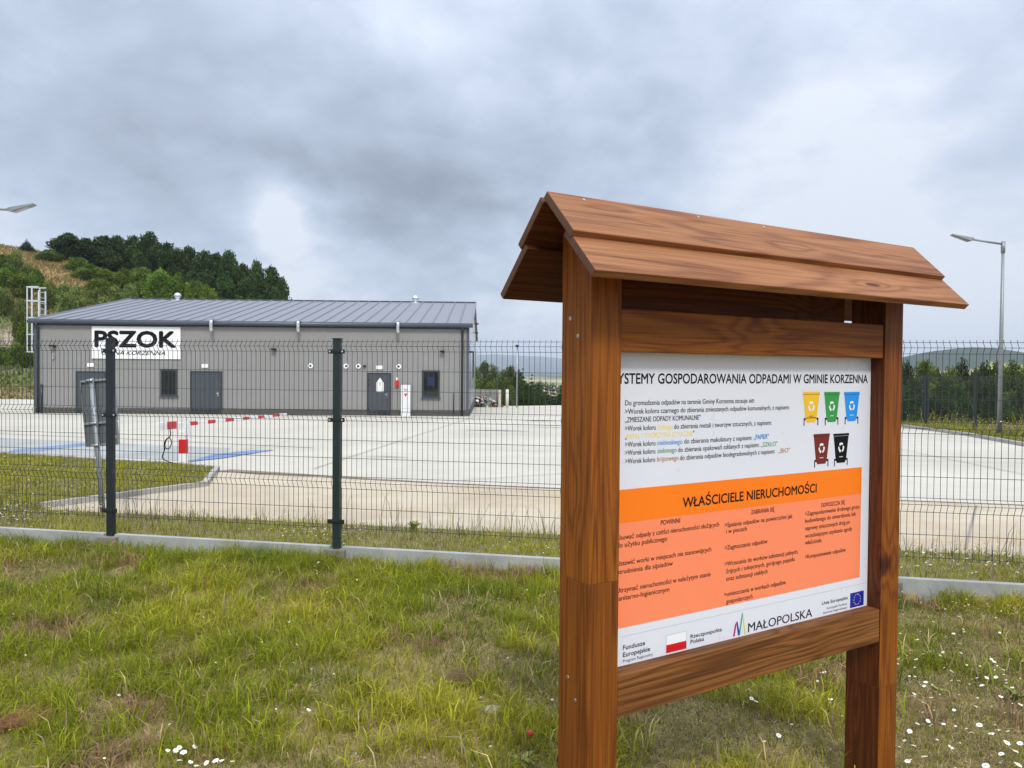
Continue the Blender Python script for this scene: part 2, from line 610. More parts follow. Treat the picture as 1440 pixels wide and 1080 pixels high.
def np_mesh(name, verts, loops, starts, mat, tone=None, smooth=False):
    """big meshes straight from arrays"""
    me = bpy.data.meshes.new(name)
    me.vertices.add(len(verts))
    me.vertices.foreach_set('co', np.asarray(verts, np.float32).ravel())
    me.loops.add(len(loops))
    me.loops.foreach_set('vertex_index', np.asarray(loops, np.int32))
    me.polygons.add(len(starts))
    me.polygons.foreach_set('loop_start', np.asarray(starts, np.int32))
    me.polygons.foreach_set('use_smooth', np.full(len(starts), smooth))
    if tone is not None:
        a = me.attributes.new('tone', 'FLOAT_COLOR', 'POINT')
        t = np.ones((len(verts), 4), np.float32)
        t[:, :3] = tone
        a.data.foreach_set('color', t.ravel())
    me.materials.append(mat)
    me.update(calc_edges=True)
    return me


# ------------------------------------------------------------------ the lie of the land
def smooth(a, b, x):
    t = np.clip((x - a) / (b - a), 0, 1)
    return t * t * (3 - 2 * t)


def fence_y(x):
    return 6.7 - 0.1945 * x


def plane_z(y):
    return 0.1 - 0.0208 * (y - 8)


_P = rng.random((64, 64))


def vnoise(x, y, s):
    """value noise in 0..1, vectorised"""
    x = np.asarray(x, float) * s + 1000
    y = np.asarray(y, float) * s + 1000
    xi, yi = np.floor(x).astype(int), np.floor(y).astype(int)
    fx, fy = x - xi, y - yi
    fx, fy = fx * fx * (3 - 2 * fx), fy * fy * (3 - 2 * fy)
    g = lambda i, j: _P[i % 64, j % 64]
    return (g(xi, yi) * (1 - fx) + g(xi + 1, yi) * fx) * (1 - fy) + (g(xi, yi + 1) * (1 - fx) + g(xi + 1, yi + 1) * fx) * fy


def fbm(x, y, s, o=4):
    r, a, t = 0, 1, 0
    for i in range(o):
        r = r + a * vnoise(x + 17 * i, y - 9 * i, s)
        t += a
        a *= 0.55
        s *= 2.1
    return r / t


def ground_z(x, y):
    x = np.asarray(x, float)
    y = np.asarray(y, float)
    fy = fence_y(x)
    outside = 0.02 + 0.01 * np.clip(fy - y, -50, 8) + (fbm(x, y, 0.9, 3) - 0.5) * 0.10
    pl = plane_z(y) - 0.04
    z = np.where(y < fy, outside, pl)
    d = np.hypot(x, y)
    # left hill
    u = x / np.maximum(np.abs(y), 1)
    prof = np.interp(u, [-2, -0.9, -0.667, -0.58, -0.48, -0.38, -0.296, -0.17, -0.04, 0.1, 0.5],
                     [22, 21.5, 20.3, 18.4, 14.7, 9.5, 5.3, 0.5, -6, -11, -12])
    k = np.clip((y - 55) / 66, 0, 1)
    k = 0.8 * k + 0.2 * smooth(0, 1, k)
    base = -1.0
    hill = base + (prof - base) * k + (fbm(x, y, 0.05, 3) - 0.5) * 2.2 * smooth(60, 90, y)
    hill = np.where(y > 130, hill - (y - 130) * 0.12, hill)
    z = np.where(y > 55, hill, z)
    # land right of the yard falls away
    rside = smooth(17.5, 26, x) * smooth(14, 24, y)
    z = z - rside * 2.2 * (y < 55) - np.where(y < 55, 0, smooth(17.5, 26, x) * 1.0 * (y < 80))
    # far valley and the hills beyond it
    far = -24 + (fbm(x, y, 0.004, 3) - 0.5) * 14
    t = smooth(170, 420, d)
    z = z * (1 - t) + far * t
    ang = x / np.maximum(y, 1)
    # wooded hill to the right, about 1.7 km off
    e = 66 * np.exp(-((ang - 0.60) / 0.16) ** 2) * smooth(900, 1700, d) + 9 * smooth(600, 1000, d) * smooth(0.35, 0.5, ang)
    # mountain ridge about 5 km off
    prof2 = np.interp(ang, [-0.8, -0.25, -0.12, -0.02, 0.05, 0.14, 0.3, 0.5, 0.9], [50, 60, 80, 98, 82, 60, 60, 60, 60])
    e2 = (prof2 * 1.62 + 24 + (fbm(ang * 900, 5, 0.02, 3) - 0.5) * 30) * smooth(5000, 8000, d)
    return z + np.where(y > 0, np.maximum(e, 0) * (d < 4000) * (1 - smooth(1900, 2600, d)) + e2, 0)


def ground_tone(x, y):
    d = np.hypot(x, y)
    n = x.shape[0]
    c = np.empty((n, 3))
    c[:] = (0.235, 0.180, 0.085)                                     # thatch and soil under the grass
    f = fbm(x, y, 0.6, 3)
    c[:] = c * (0.75 + 0.5 * f[:, None])
    hill = (y > 54) & (d < 400)
    g = fbm(x, y, 0.045, 4)
    dry = np.array((0.27, 0.185, 0.080))
    grn = np.array((0.105, 0.135, 0.035))
    w = smooth(0.40, 0.60, g + 0.22 * smooth(78, 100, y) - 0.12)[:, None]
    hc = grn * (1 - w) + dry * w
    # a scar of bare stony soil low on the slope at the left
    sc = np.exp(-(((x + 45.5) / 4.2) ** 2 + ((y - 71) / 7.0) ** 2))[:, None]
    hc = hc * (1 - np.clip(sc * 1.5, 0, 1)) + np.array((0.40, 0.345, 0.28)) * np.clip(sc * 1.5, 0, 1)
    b2 = (np.exp(-((y - 57) / 2.4) ** 2) * (x < -20))[:, None]
    hc = hc * (1 - b2 * 0.8) + np.array((0.27, 0.20, 0.11)) * b2 * 0.8
    c[hill] = hc[hill]
    farm = d >= 400
    ang = x / np.maximum(y, 1)
    g2 = fbm(x * 0.6, y, 0.006, 2)
    fc = np.where((g2 > 0.52)[:, None], np.array((0.42, 0.32, 0.17)), np.array((0.16, 0.20, 0.06)))
    fc = np.where(((g2 > 0.42) & (g2 < 0.47))[:, None], np.array((0.04, 0.06, 0.03)), fc)
    beige = (d > 850) & (d < 1200) & (ang > 0.4)
    fc[beige & (ang < 0.62)] = (0.48, 0.36, 0.20)
    fc[(d > 1050) & (d < 1300) & (ang > 0.62)] = (0.28, 0.30, 0.07)
    fc[(d > 1200) & (ang > 0.35) & (d < 2600) & ~((ang > 0.62) & (d < 1300))] = (0.045, 0.065, 0.045)
    fc[d > 2600] = (0.05, 0.07, 0.06)
    c[farm] = fc[farm]
    return c


def make_ground():
    rr = np.concatenate([np.linspace(0.6, 12, 70), np.geomspace(12.3, 60, 60), np.linspace(61, 135, 75), np.geomspace(137, 9300, 140)])
    aa = np.concatenate([np.radians(np.linspace(-48, 48, 330)), np.radians(np.linspace(50, 310, 90))])
    R, A = np.meshgrid(rr, aa, indexing='ij')
    x, y = (R * np.sin(A)).ravel(), (R * np.cos(A)).ravel()
    z = ground_z(x, y)
    nr, na = len(rr), len(aa)
    v = np.stack([x, y, z], 1)
    v = np.vstack([v, [[0, 0, 0.1]]])
    i, j = np.meshgrid(np.arange(nr - 1), np.arange(na), indexing='ij')
    j2 = (j + 1) % na
    q = np.stack([i * na + j, (i + 1) * na + j, (i + 1) * na + j2, i * na + j2], -1).reshape(-1, 4)[:, ::-1]
    fan = np.array([[len(v) - 1, b, a] for a, b in zip(range(na), [*range(1, na), 0])])[:, ::-1]
    loops = np.concatenate([q.ravel(), fan.ravel()])
    starts = np.concatenate([np.arange(len(q)) * 4, len(q) * 4 + np.arange(len(fan)) * 3])
    tone = ground_tone(v[:, 0], v[:, 1])
    me = np_mesh('ground', v, loops, starts, M['ground'], tone, True)
    tag(place('ground', me), kind='structure')


make_ground()


def sheet(name, poly, dz, mat, kind='structure', zf=plane_z, label=None):
    mb = MB()
    mb.add([(p[0], p[1], float(zf(p[1])) + dz) for p in poly], [tuple(range(len(poly)))])
    o = mb.build(name, mat)
    if o.data.polygons[0].normal.z < 0:
        o.data.flip_normals()
    return tag(o, kind=kind)


def strip(name, pts, w, dz, mat, kind='structure', z0=None):
    """a ribbon of width w along pts lying on the yard plane; with z0 it becomes a raised kerb"""
    mb = MB()
    P = [Vector(p) for p in pts]
    L, Rr = [], []
    for i, p in enumerate(P):
        d = (P[min(i + 1, len(P) - 1)] - P[max(i - 1, 0)]).normalized()
        n = Vector((-d.y, d.x))
        ww = w[i] if hasattr(w, '__len__') else w
        L.append(p + n * ww / 2)
        Rr.append(p - n * ww / 2)
    n = len(P)
    top = [(q.x, q.y, plane_z(q.y) + dz) for q in L] + [(q.x, q.y, plane_z(q.y) + dz) for q in Rr]
    fs = [(i, n + i, n + i + 1, i + 1) for i in range(n - 1)]
    if z0 is not None:
        bot = [(a, b, c - dz + z0) for a, b, c in top]
        top = top + bot
        for i in range(n - 1):
            fs.append((i + 1, i, 2 * n + i, 2 * n + i + 1)[::-1])
            fs.append((n + i, n + i + 1, 3 * n + i + 1, 3 * n + i)[::-1])
        fs.append((0, n, 3 * n, 2 * n))
        fs.append((n - 1, 2 * n - 1, 4 * n - 1, 3 * n - 1)[::-1])
    mb.add(top, fs)
    o = mb.build(name, mat)
    bm = bmesh.new()
    bm.from_mesh(o.data)
    bmesh.ops.recalc_face_normals(bm, faces=bm.faces)
    bm.to_mesh(o.data)
    bm.free()
    if o.data.polygons[0].normal.z < 0:
        o.data.flip_normals()
    return tag(o, kind=kind)


# concrete yard, entrance apron, parking
YARD = [(-5.75, 9.25), (0.5, 7.95), (4, 7.25), (12, 5.7), (12.6, 10), (13.2, 15.5), (14.07, 21.05), (15.26, 25.69), (15.9, 31.1), (15.5, 46),
        (7, 62.5), (3.75, 62), (-1, 58.3), (-1.5, 54.7), (-36, 54.6), (-80, 54.3), (-80, 44), (-30, 24.0), (-10.65, 15.97), (-6.5, 14.32), (-5.22, 13.69),
        (-4.58, 11.5)]
sheet('yard', YARD, 0.0, M['yard'])
sheet('driveway_apron', [(-5.72, 9.27), (0.5, 7.97), (4, 7.27), (11.9, 5.8), (12.2, 9.0), (5.47, 10.55), (3, 10.95), (0.71, 11.5), (-1.2, 12.0), (-2.79, 12.55),
                         (-4.0, 13.1), (-5.1, 13.47), (-5.0, 12.8), (-4.6, 11.5)], 0.004, M['apron'])
strip('wet_edge_stain', [(-5.1, 13.62), (-4.2, 13.2), (-2.79, 12.72), (-1.2, 12.12), (0.71, 11.58), (3, 11.03), (5.47, 10.62), (12.2, 9.1)],
      [0.30, 0.42, 0.20, 0.08, 0.09, 0.05, 0.06, 0.05], 0.008, M['mud'])
strip('drain_line', [(-30, 28.9), (-15.14, 22.72), (-10.57, 21.0), (-4.81, 18.6)], 0.07, 0.004, M['joint'])
sheet('parking_paving', [(-6.35, 15.15), (-6.0, 15.9), (-6.7, 18.3), (-13.66, 20.9), (-30, 27.2), (-30, 24.3), (-11.08, 16.75)], 0.006, M['paving'])
sheet('blue_parking_marking', [(-6.34, 14.98), (-5.95, 15.75), (-5.52, 17.85), (-5.95, 17.8), (-6.45, 16.6)], 0.012, M['blue_mark'])
sheet('blue_parking_marking', [(-11.0, 16.75), (-10.55, 17.1), (-10.2, 19.3), (-10.75, 19.55), (-11.3, 17.4)], 0.012, M['blue_mark'])
strip('yellow_marking', [(-30, 24.15), (-10.9, 16.45), (-6.9, 14.9)], 0.07, 0.012, M['yellow_mark'])
for pts in ([(-0.9, 12.4), (2.3, 14.4), (8, 18)], [(3.6, 7.6), (2.2, 10.9)], [(4.4, 9.9), (3.0, 15.5)], [(-2.0, 18.6), (13.2, 15.8)], [(-2.6, 24.5), (14.4, 22.6)],
            [(-3, 31), (15.4, 29.2)], [(3.2, 12), (6, 40)], [(9.2, 12), (12, 40)], [(-3.6, 14), (-1.8, 38)], [(-22, 30), (-4, 24.8)], [(-23, 34.5), (-3, 32.5)],
            [(4.4, 7.4), (6.2, 10.2)], [(-1.4, 38.6), (14, 38)], [(-13, 22.5), (-10, 37)]):
    strip('slab_joint', pts, 0.022, 0.014, M['faint_joint'])
for x0, y0, x1, y1, w in ((-1.6, 26.5, 0.6, 26.1, 0.35), (0.5, 33.8, 2.0, 33.9, 0.5), (-3.1, 16.4, -2.2, 16.3, 0.12), (0.0, 29, 3.0, 28.2, 0.2), (1.2, 20.6, 3.2, 21.6, 0.12)):
    strip('damp_patch', [(x0, y0), ((x0 + x1) / 2, (y0 + y1) / 2 + 0.1), (x1, y1)], [w * 0.3, w, w * 0.25], 0.018, plain('damp_concrete', (0.36, 0.34, 0.30), 0.8, var=0.2, scale=5))


def raised(name, poly, dz, mat):
    """soil slab with its top a little above the yard"""
    mb = MB()
    n = len(poly)
    vs = [(p[0], p[1], plane_z(p[1]) + dz) for p in poly] + [(p[0], p[1], plane_z(p[1]) - 0.12) for p in poly]
    mb.add(vs, [tuple(range(n))] + [(i, n + i, n + (i + 1) % n, (i + 1) % n) for i in range(n)])
    o = mb.build(name, mat)
    bm = bmesh.new()
    bm.from_mesh(o.data)
    bmesh.ops.recalc_face_normals(bm, faces=bm.faces)
    bm.to_mesh(o.data)
    bm.free()
    a = o.data.attributes.new('tone', 'FLOAT_COLOR', 'POINT')
    a.data.foreach_set('color', np.tile([0.21, 0.18, 0.09, 1], len(o.data.vertices)).astype(np.float32))
    return tag(o, kind='structure')


VERGE = [(-12, fence_y(-12) + 0.06), (12.5, fence_y(12.5) + 0.06), (12.1, 5.68), (4, 7.23), (0.5, 7.93), (-5.8, 9.22), (-12, 10.4)]
ISLAND = [(-5.85, 9.28), (-5.66, 9.42), (-4.66, 11.52), (-5.28, 13.60), (-6.55, 14.22), (-10.70, 15.87), (-30, 23.9), (-30, 13.8), (-12, 10.45)]
raised('verge_ground', VERGE, 0.012, M['ground'])
raised('island_ground', ISLAND, 0.050, M['ground'])
strip('island_kerb', [(-5.74, 9.36), (-4.60, 11.50), (-5.24, 13.66), (-6.52, 14.29), (-10.67, 15.94), (-30, 24.0)], 0.09, 0.075, M['kerb'], z0=-0.1)
RV = [(14.2, 21.0), (15.4, 25.65), (16.05, 31.1), (15.7, 46), (24, 46), (24, 12), (13.3, 12), (13.35, 15.5)]
raised('right_verge_ground', RV, 0.06, M['ground'])
strip('yard_kerb', [(12.7, 9.8), (13.27, 15.5), (14.14, 21.04), (15.33, 25.67), (15.98, 31.1), (15.6, 46)], 0.15, 0.10, M['kerb'], z0=-0.1)
strip('far_left_kerb', [(-80, 54.4), (-36, 54.7), (-24.2, 54.8)], 0.25, 0.28, concrete_mat('pale_kerb', (0.5, 0.5, 0.48), (0.68, 0.68, 0.66)), z0=-0.1)

# ------------------------------------------------------------------ lettering
_caph = {}


def text_mesh(body, bold=0.0, shear=0.0, space=1.0):
    cu = bpy.data.curves.new('t', 'FONT')
    cu.body = body
    cu.size = 1.0
    cu.resolution_u = 3
    cu.offset = bold
    cu.shear = shear
    cu.space_character = space
    ob = bpy.data.objects.new('t', cu)
    COL.objects.link(ob)
    dg = bpy.context.evaluated_depsgraph_get()
    me = bpy.data.meshes.new_from_object(ob.evaluated_get(dg))
    bpy.data.objects.remove(ob)
    n = len(me.vertices)
    co = np.empty(n * 3, np.float32)
    me.vertices.foreach_get('co', co)
    co = co.reshape(-1, 3)
    fs = [tuple(p.vertices) for p in me.polygons]
    bpy.data.meshes.remove(me)
    bpy.data.curves.remove(cu)
    return co, fs


CAP = float(text_mesh('H')[0][:, 1].max())


def lettering(lines, mat, parent, depth=-0.0008, name='lettering'):
    """lines: (body, x left, x right, baseline z, cap height, boldness, shear), one part per line of print"""
    for (body, xl, xr, zb, cap, bold, sh) in lines:
        co, fs = text_mesh(body, 0.0, sh)
        x0, x1 = co[:, 0].min(), co[:, 0].max()
        sy = cap / CAP
        sx = sy if xr is None else (xr - xl) / (x1 - x0)
        mb = MB()
        # heavier strokes: the outline repeated a hair to each side, each copy a hair higher
        ring = [(0, 0)] if not bold else ([(-1, 0), (1, 0)] if bold < 0.006 else [(0, 0)] + [(math.cos(a * math.pi / 4), math.sin(a * math.pi / 4)) for a in range(8)])
        bw = bold * cap / CAP * (2.4 if bold < 0.006 else 1.25)
        for k, (dx, dz) in enumerate(ring):
            mb.add([(xl + (p[0] - x0) * sx + dx * bw, depth - 0.00004 * k, zb + p[1] * sy + dz * bw) for p in co], fs)
        tag(mb.build(name, mat, parent), kind='stuff' if False else None)


# ------------------------------------------------------------------ the warehouse building
BX = math.atan2(0.65, 21.37)
BL, BD = 21.38, 21.0
bld = thing('warehouse_building', 'long grey metal clad building with a low ribbed roof across the yard', 'building', (-23.55, 37.9, 0), BX)
ZB, ZE, ZR = -0.62, 4.02, 6.02
gb = MB()
gb.add([(0, 0.06, ZB), (BL, 0.06, ZB), (BL, BD, ZB), (0, BD, ZB), (0, 0.06, ZE), (BL, 0.06, ZE), (BL, BD, ZE), (0, BD, ZE), (0, BD / 2, ZR - 0.06), (BL, BD / 2, ZR - 0.06)],
       [(0, 1, 5, 4), (2, 3, 7, 6), (1, 2, 6, 9, 5), (3, 0, 4, 8, 7), (4, 5, 9, 8), (6, 7, 8, 9), (0, 3, 2, 1)])
gb.build('wall', M['gable'], bld)
tag(bld.children[-1], 'metallic gable wall with the sky reflection put into its pale colour')
cols = [0.0, 7.21, 14.18, BL]
rows = [-0.24, 0.83, 1.90, 2.97, 4.02]
for c in range(3):
    for r in range(4):
        MB().box(cols[c] + 0.012, cols[c + 1] - 0.012, 0.0, 0.055, rows[r] + 0.004, rows[r + 1] - 0.004).build('wall_panel', M['wall'], bld)
for x in cols[1:3]:
    MB().box(x - 0.06, x + 0.06, -0.018, -0.002, -0.24, 4.0).build('cover_strip', M['wall'], bld)
MB().box(-0.05, 0.14, -0.02, -0.002, -0.24, 4.0).build('corner_trim', M['gutter'], bld)
MB().box(BL - 0.12, BL + 0.02, -0.02, -0.002, -0.24, 4.0).build('corner_trim', M['gutter'], bld)
MB().box(-0.03, BL + 0.03, -0.05, 0.05, ZB, -0.25).build('plinth', M['plinth'], bld)
MB().box(BL - 0.05, BL + 0.05, 0.055, BD, ZB, -0.25).build('plinth', M['plinth'], bld)
# roof: a sheet with one raised rib each, front and rear slope
nroof = 32
pw = (BL + 0.3) / nroof
sl = math.hypot(BD / 2 + 0.15, ZR - ZE)
rm = MB()
rm.box(0, pw - 0.004, 0, sl, 0, 0.05)
rib = MB()
rib.add([(-0.05, 0.01, 0.05), (0.05, 0.01, 0.05), (0.025, 0.01, 0.10), (-0.025, 0.01, 0.10), (-0.05, sl, 0.05), (0.05, sl, 0.05), (0.025, sl, 0.10), (-0.025, sl, 0.10)],
        [(0, 1, 2, 3), (1, 5, 6, 2), (2, 6, 7, 3), (3, 7, 4, 0), (5, 4, 7, 6)])
rme = rm.mesh('roof_panel', M['roof'])
ribme = rib.mesh('roof_rib', M['rib'])
ang = math.atan2(ZR - ZE, BD / 2 + 0.15)
for k in range(nroof):
    p = place('roof_panel', rme, bld, (-0.15 + k * pw, -0.15, ZE), (ang, 0, 0))
    place('roof_rib', ribme, p, (0.06, 0, 0))
    p = place('roof_panel', rme, bld, (-0.15 + (k + 1) * pw, BD + 0.15, ZE), (ang, 0, math.pi))
    place('roof_rib', ribme, p, (pw - 0.06, 0, 0))
MB().box(-0.17, BL + 0.17, BD / 2 - 0.22, BD / 2 + 0.22, ZR + 0.03, ZR + 0.09).build('ridge_cap', M['gutter'], bld)
for x, mt in ((-0.19, 'roof'), (BL + 0.15, 'roof')):
    MB().add([(x, -0.16, ZE - 0.12), (x + 0.04, -0.16, ZE - 0.12), (x + 0.04, BD / 2, ZR - 0.08), (x, BD / 2, ZR - 0.08),
              (x, -0.16, ZE + 0.11), (x + 0.04, -0.16, ZE + 0.11), (x + 0.04, BD / 2, ZR + 0.13), (x, BD / 2, ZR + 0.13)],
             [(0, 1, 2, 3), (4, 7, 6, 5), (0, 4, 5, 1), (1, 5, 6, 2), (3, 2, 6, 7), (0, 3, 7, 4)]).build('verge_trim', M[mt], bld)
MB().tube([(-0.2, -0.22, 3.99), (BL + 0.2, -0.22, 3.99)], 0.10, 10).box(-0.16, BL + 0.16, -0.24, -0.14, 3.99, 4.11).build('gutter', M['gutter'], bld)
MB().box(-0.02, BL + 0.02, -0.13, -0.001, 3.82, 3.92).build('eave_board', M['downpipe'], bld)
for x in (0.20, 21.06):
    MB().tube([(x, -0.22, 3.92), (x, -0.20, 3.80), (x, -0.10, 3.66), (x, -0.09, 3.5), (x, -0.09, -0.55)], 0.06, 10).build('downpipe', M['downpipe'], bld)
MB().tube([(0.36, -0.06, 0.9), (0.36, -0.06, -0.55)], 0.05, 8).tube([(20.64, -0.05, 0.62), (20.64, -0.05, -0.5)], 0.03, 8).build('conduit', M['downpipe'], bld)


def door(x0, x1, z1, hinge_left=True):
    d = MB().box(x0, x1, -0.05, -0.004, ZB + 0.08, z1).build('door', M['door'], bld)
    MB().box(x0 - 0.07, x0, -0.07, 0.0, ZB + 0.08, z1 + 0.07).box(x1, x1 + 0.07, -0.07, 0.0, ZB + 0.08, z1 + 0.07).box(x0, x1, -0.07, -0.001, z1, z1 + 0.07).build('frame', M['frame'], d)
    hx = x1 - 0.12 if hinge_left else x0 + 0.12
    MB().box(hx - 0.02, hx + 0.02, -0.062, -0.051, 0.38, 0.60).tube([(hx, -0.07, 0.52), (hx, -0.11, 0.52), (hx - 0.13, -0.11, 0.52)], 0.011, 6).build('handle', M['steel_bright'], d)
    return d


door(2.08, 3.42, 1.50)
d2 = door(7.66, 9.08, 1.55)
MB().box(8.60, 8.612, -0.054, -0.051, -0.5, 1.54).build('leaf_gap', M['black'], d2)
d3 = door(16.40, 17.44, 1.54)
for z in (1.25, 1.0, -0.2):
    MB().tube([(16.40, -0.06, z - 0.05), (16.40, -0.06, z + 0.05)], 0.022, 6).build('hinge', M['black'], d3)


def window(x0, x1, z0, z1):
    w = MB().box(x0, x0 + 0.09, -0.06, 0, z0, z1).box(x1 - 0.09, x1, -0.06, 0, z0, z1).box(x0 + 0.09, x1 - 0.09, -0.06, 0, z0, z0 + 0.10).box(x0 + 0.09, x1 - 0.09, -0.06, 0, z1 - 0.09, z1) \
        .build('window', M['frame'], bld)
    MB().box(x0 + 0.09, x1 - 0.09, -0.03, -0.01, z0 + 0.10, z1 - 0.09).build('pane', M['glass'], w)
    MB().box(x0 - 0.04, x1 + 0.04, -0.10, -0.001, z0 - 0.05, z0 - 0.002).build('sill', M['gutter'], w)
    return w


window(6.13, 6.96, 0.36, 1.71)
w2 = window(19.05, 19.94, 0.38, 1.75)
MB().box(19.32, 19.67, -0.034, -0.031, 0.98, 1.42).build('notice', plain('blue_sticker', (0.006, 0.014, 0.075), 0.4), w2)


def on_wall(name, label, cat, mb, mats, group=None):
    o = mb.build(name, mats)
    o.matrix_world = Matrix.Translation((-23.55, 37.9, 0)) @ Matrix.Rotation(BX, 4, 'Z')
    return tag(o, label, cat, group)


def wall_thing(name, label, cat, group=None):
    return thing(name, label, cat, (-23.55, 37.9, 0), BX, group)


sg = wall_thing('building_sign', 'large white building sign with bold black letters under the eaves', 'sign')
MB().box(2.80, 7.12, -0.07, -0.022, 2.20, 3.79).build('sign_board', M['white'], sg)
lettering([('PSZOK', 2.97, 6.86, 2.80, 0.74, 0.032, 0), ], M['ink'], sg, -0.073)
lettering([('GMINA KORZENNA', 3.28, 6.37, 2.39, 0.20, 0.010, 0.35), ], M['ink'], sg, -0.073)
for i, (x0, x1) in enumerate(((2.56, 2.88), (8.15, 8.46), (16.76, 17.10))):
    on_wall('door_plate', ('small white plate above the door at the left end, beside the big sign', 'small white plate above the double door', 'small white plate above the door with the poster')[i],
            'sign', MB().box(x0, x1, -0.05, -0.003, 1.79, 1.97), M['white'], 'white plates above the doors')
for i, x in enumerate((13.51, 15.27, 15.88, 17.89)):
    t = wall_thing('wall_vent', ('round white vent left of the seam beside the green fence post', 'round white vent just right of the green fence post', 'round white vent nearest the small black sensor',
                                 'round white vent above the red box')[i], 'vent', 'round white wall vents')
    MB().tube([(x, 0.0, 1.93), (x, -0.06, 1.93)], 0.125, 18).build('collar', M['white'], t)
    MB().tube([(x, -0.058, 1.93), (x, -0.066, 1.93)], 0.055, 12).build('opening', M['black'], t)
for i, (x, z) in enumerate(((1.0, 2.78), (11.77, 2.71), (20.12, 2.68))):
    t = wall_thing('wall_lamp', ('black wall lamp below the left end of the gutter', 'black wall lamp in the middle of the long grey wall', 'black wall lamp above the right window')[i],
                   'lamp', 'black lamps on the wall')
    MB().box(x - 0.04, x + 0.04, -0.10, -0.003, z - 0.05, z + 0.05).build('bracket', M['black'], t)
    MB().box(x - 0.17, x + 0.06, -0.26, -0.08, z - 0.02, z + 0.07, mtx=Matrix.Rotation(0, 4, 'X')).build('lamp_head', M['black'], t)
t = wall_thing('wall_lamp', 'black wall lamp at the right corner of the building', 'lamp', 'black lamps on the wall')
MB().box(BL + 0.003, BL + 0.10, 0.4, 0.5, 2.65, 2.75).build('bracket', M['black'], t)
MB().box(BL + 0.06, BL + 0.24, 0.32, 0.6, 2.66, 2.74).build('lamp_head', M['black'], t)
on_wall('sensor', 'small black sensor between vent and door plate', 'sensor', MB().box(16.13, 16.25, -0.09, -0.003, 1.88, 1.98).box(16.16, 16.22, -0.14, -0.09, 1.90, 1.95), M['black'])
on_wall('socket', 'small white fitting low on the wall under the left lamp', 'fitting', MB().tube([(0.90, 0, 2.20), (0.90, -0.09, 2.20)], 0.06, 10).box(0.86, 0.94, -0.07, -0.003, 2.22, 2.34), M['zinc'])
for i, x in enumerate((8.74, 12.98, 17.88)):
    t = wall_thing('gutter_vent_pipe', ('left of three bright pipe stubs hanging over the gutter', 'middle of three bright pipe stubs hanging over the gutter',
                                        'right of three bright pipe stubs hanging over the gutter')[i], 'pipe', 'steel pipe stubs at the eaves')
    MB().tube([(x, -0.12, 4.1), (x, -0.30, 4.16), (x, -0.40, 4.12), (x, -0.42, 4.0), (x, -0.42, 3.72), (x + 0.02, -0.38, 3.58)], 0.085, 10).build('pipe', M['steel_bright'], t)
    MB().box(x - 0.13, x + 0.13, -0.5, -0.14, 4.18, 4.22).build('bracket', M['steel_bright'], t)
for i, (x, y, z) in enumerate(((3.0, 9.9, 5.95), (17.75, 9.9, 5.95))):
    t = wall_thing('roof_ventilator', ('shiny domed roof ventilator near the left end of the ridge', 'shiny domed roof ventilator near the right end of the ridge')[i], 'ventilator', 'domed ventilators on the roof')
    MB().tube([(x, y, z), (x, y, z + 0.26)], 0.13, 12).box(x - 0.26, x + 0.26, y - 0.26, y + 0.26, z - 0.05, z + 0.03).build('base', M['steel_bright'], t)
    MB().sphere((x, y, z + 0.30), 0.22, 14, 8, sc=(1, 1, 0.85)).build('dome', M['steel_bright'], t)
t = wall_thing('fire_box', 'small red wall box between the door and the white column', 'box')
MB().box(17.72, 17.90, -0.12, -0.003, 0.93, 1.24).build('box', M['red'], t)
MB().box(17.76, 17.86, -0.10, -0.003, 1.245, 1.39).build('panel', M['white'], t)
t = wall_thing('white_column', 'narrow white standing column with small dark and red print by the wall', 'column')
MB().box(18.04, 18.50, -0.34, -0.12, -0.56, 1.02).build('body', M['white_plastic'], t, bevel=0.015)
MB().box(18.17, 18.35, -0.343, -0.341, 0.72, 0.84).build('print', M['ink_grey'], t)
MB().add([(18.27, -0.3445, 0.42), (18.35, -0.3445, 0.56), (18.31, -0.3445, 0.62), (18.27, -0.3445, 0.58), (18.23, -0.3445, 0.62), (18.19, -0.3445, 0.56)], [(0, 1, 2, 3, 4, 5)]).build('emblem', M['red'], t)
MB().box(18.04, 18.50, -0.345, -0.341, -0.16, -0.145).box(18.04, 18.50, -0.345, -0.341, -0.34, -0.33).build('seam', M['ink_grey'], t)
t = wall_thing('door_poster', 'white poster with a pointed top on the right hand door', 'poster')
MB().add([(16.78, -0.053, 0.66), (17.14, -0.053, 0.66), (17.14, -0.053, 1.12), (16.96, -0.053, 1.36), (16.78, -0.053, 1.12),
          (16.78, -0.056, 0.66), (17.14, -0.056, 0.66), (17.14, -0.056, 1.12), (16.96, -0.056, 1.36), (16.78, -0.056, 1.12)],
         [(5, 6, 7, 8, 9), (0, 4, 3, 2, 1), (0, 1, 6, 5), (1, 2, 7, 6), (2, 3, 8, 7), (3, 4, 9, 8), (4, 0, 5, 9)]).build('sheet', M['white'], t)
MB().box(16.86, 17.06, -0.058, -0.0565, 0.78, 0.80).box(16.86, 17.02, -0.058, -0.0565, 0.86, 0.88).box(16.93, 16.99, -0.058, -0.0565, 0.95, 1.15).build('print', M['ink_grey'], t)
on_wall('gable_box', 'dark shallow box on the right gable wall', 'box', MB().box(BL + 0.002, BL + 0.06, 9.0, 11.5, 1.3, 2.9), M['frame'])
for i, (y, z) in enumerate(((13.0, 4.9), (11.0, 4.2))):
    on_wall('camera_bracket', ('upper small black camera on the right gable', 'lower small black camera on the right gable')[i], 'camera',
            MB().box(BL + 0.002, BL + 0.16, y, y + 0.05, z, z + 0.04).box(BL + 0.12, BL + 0.30, y - 0.05, y + 0.08, z - 0.08, z + 0.02), M['black'], 'cameras on the gable')

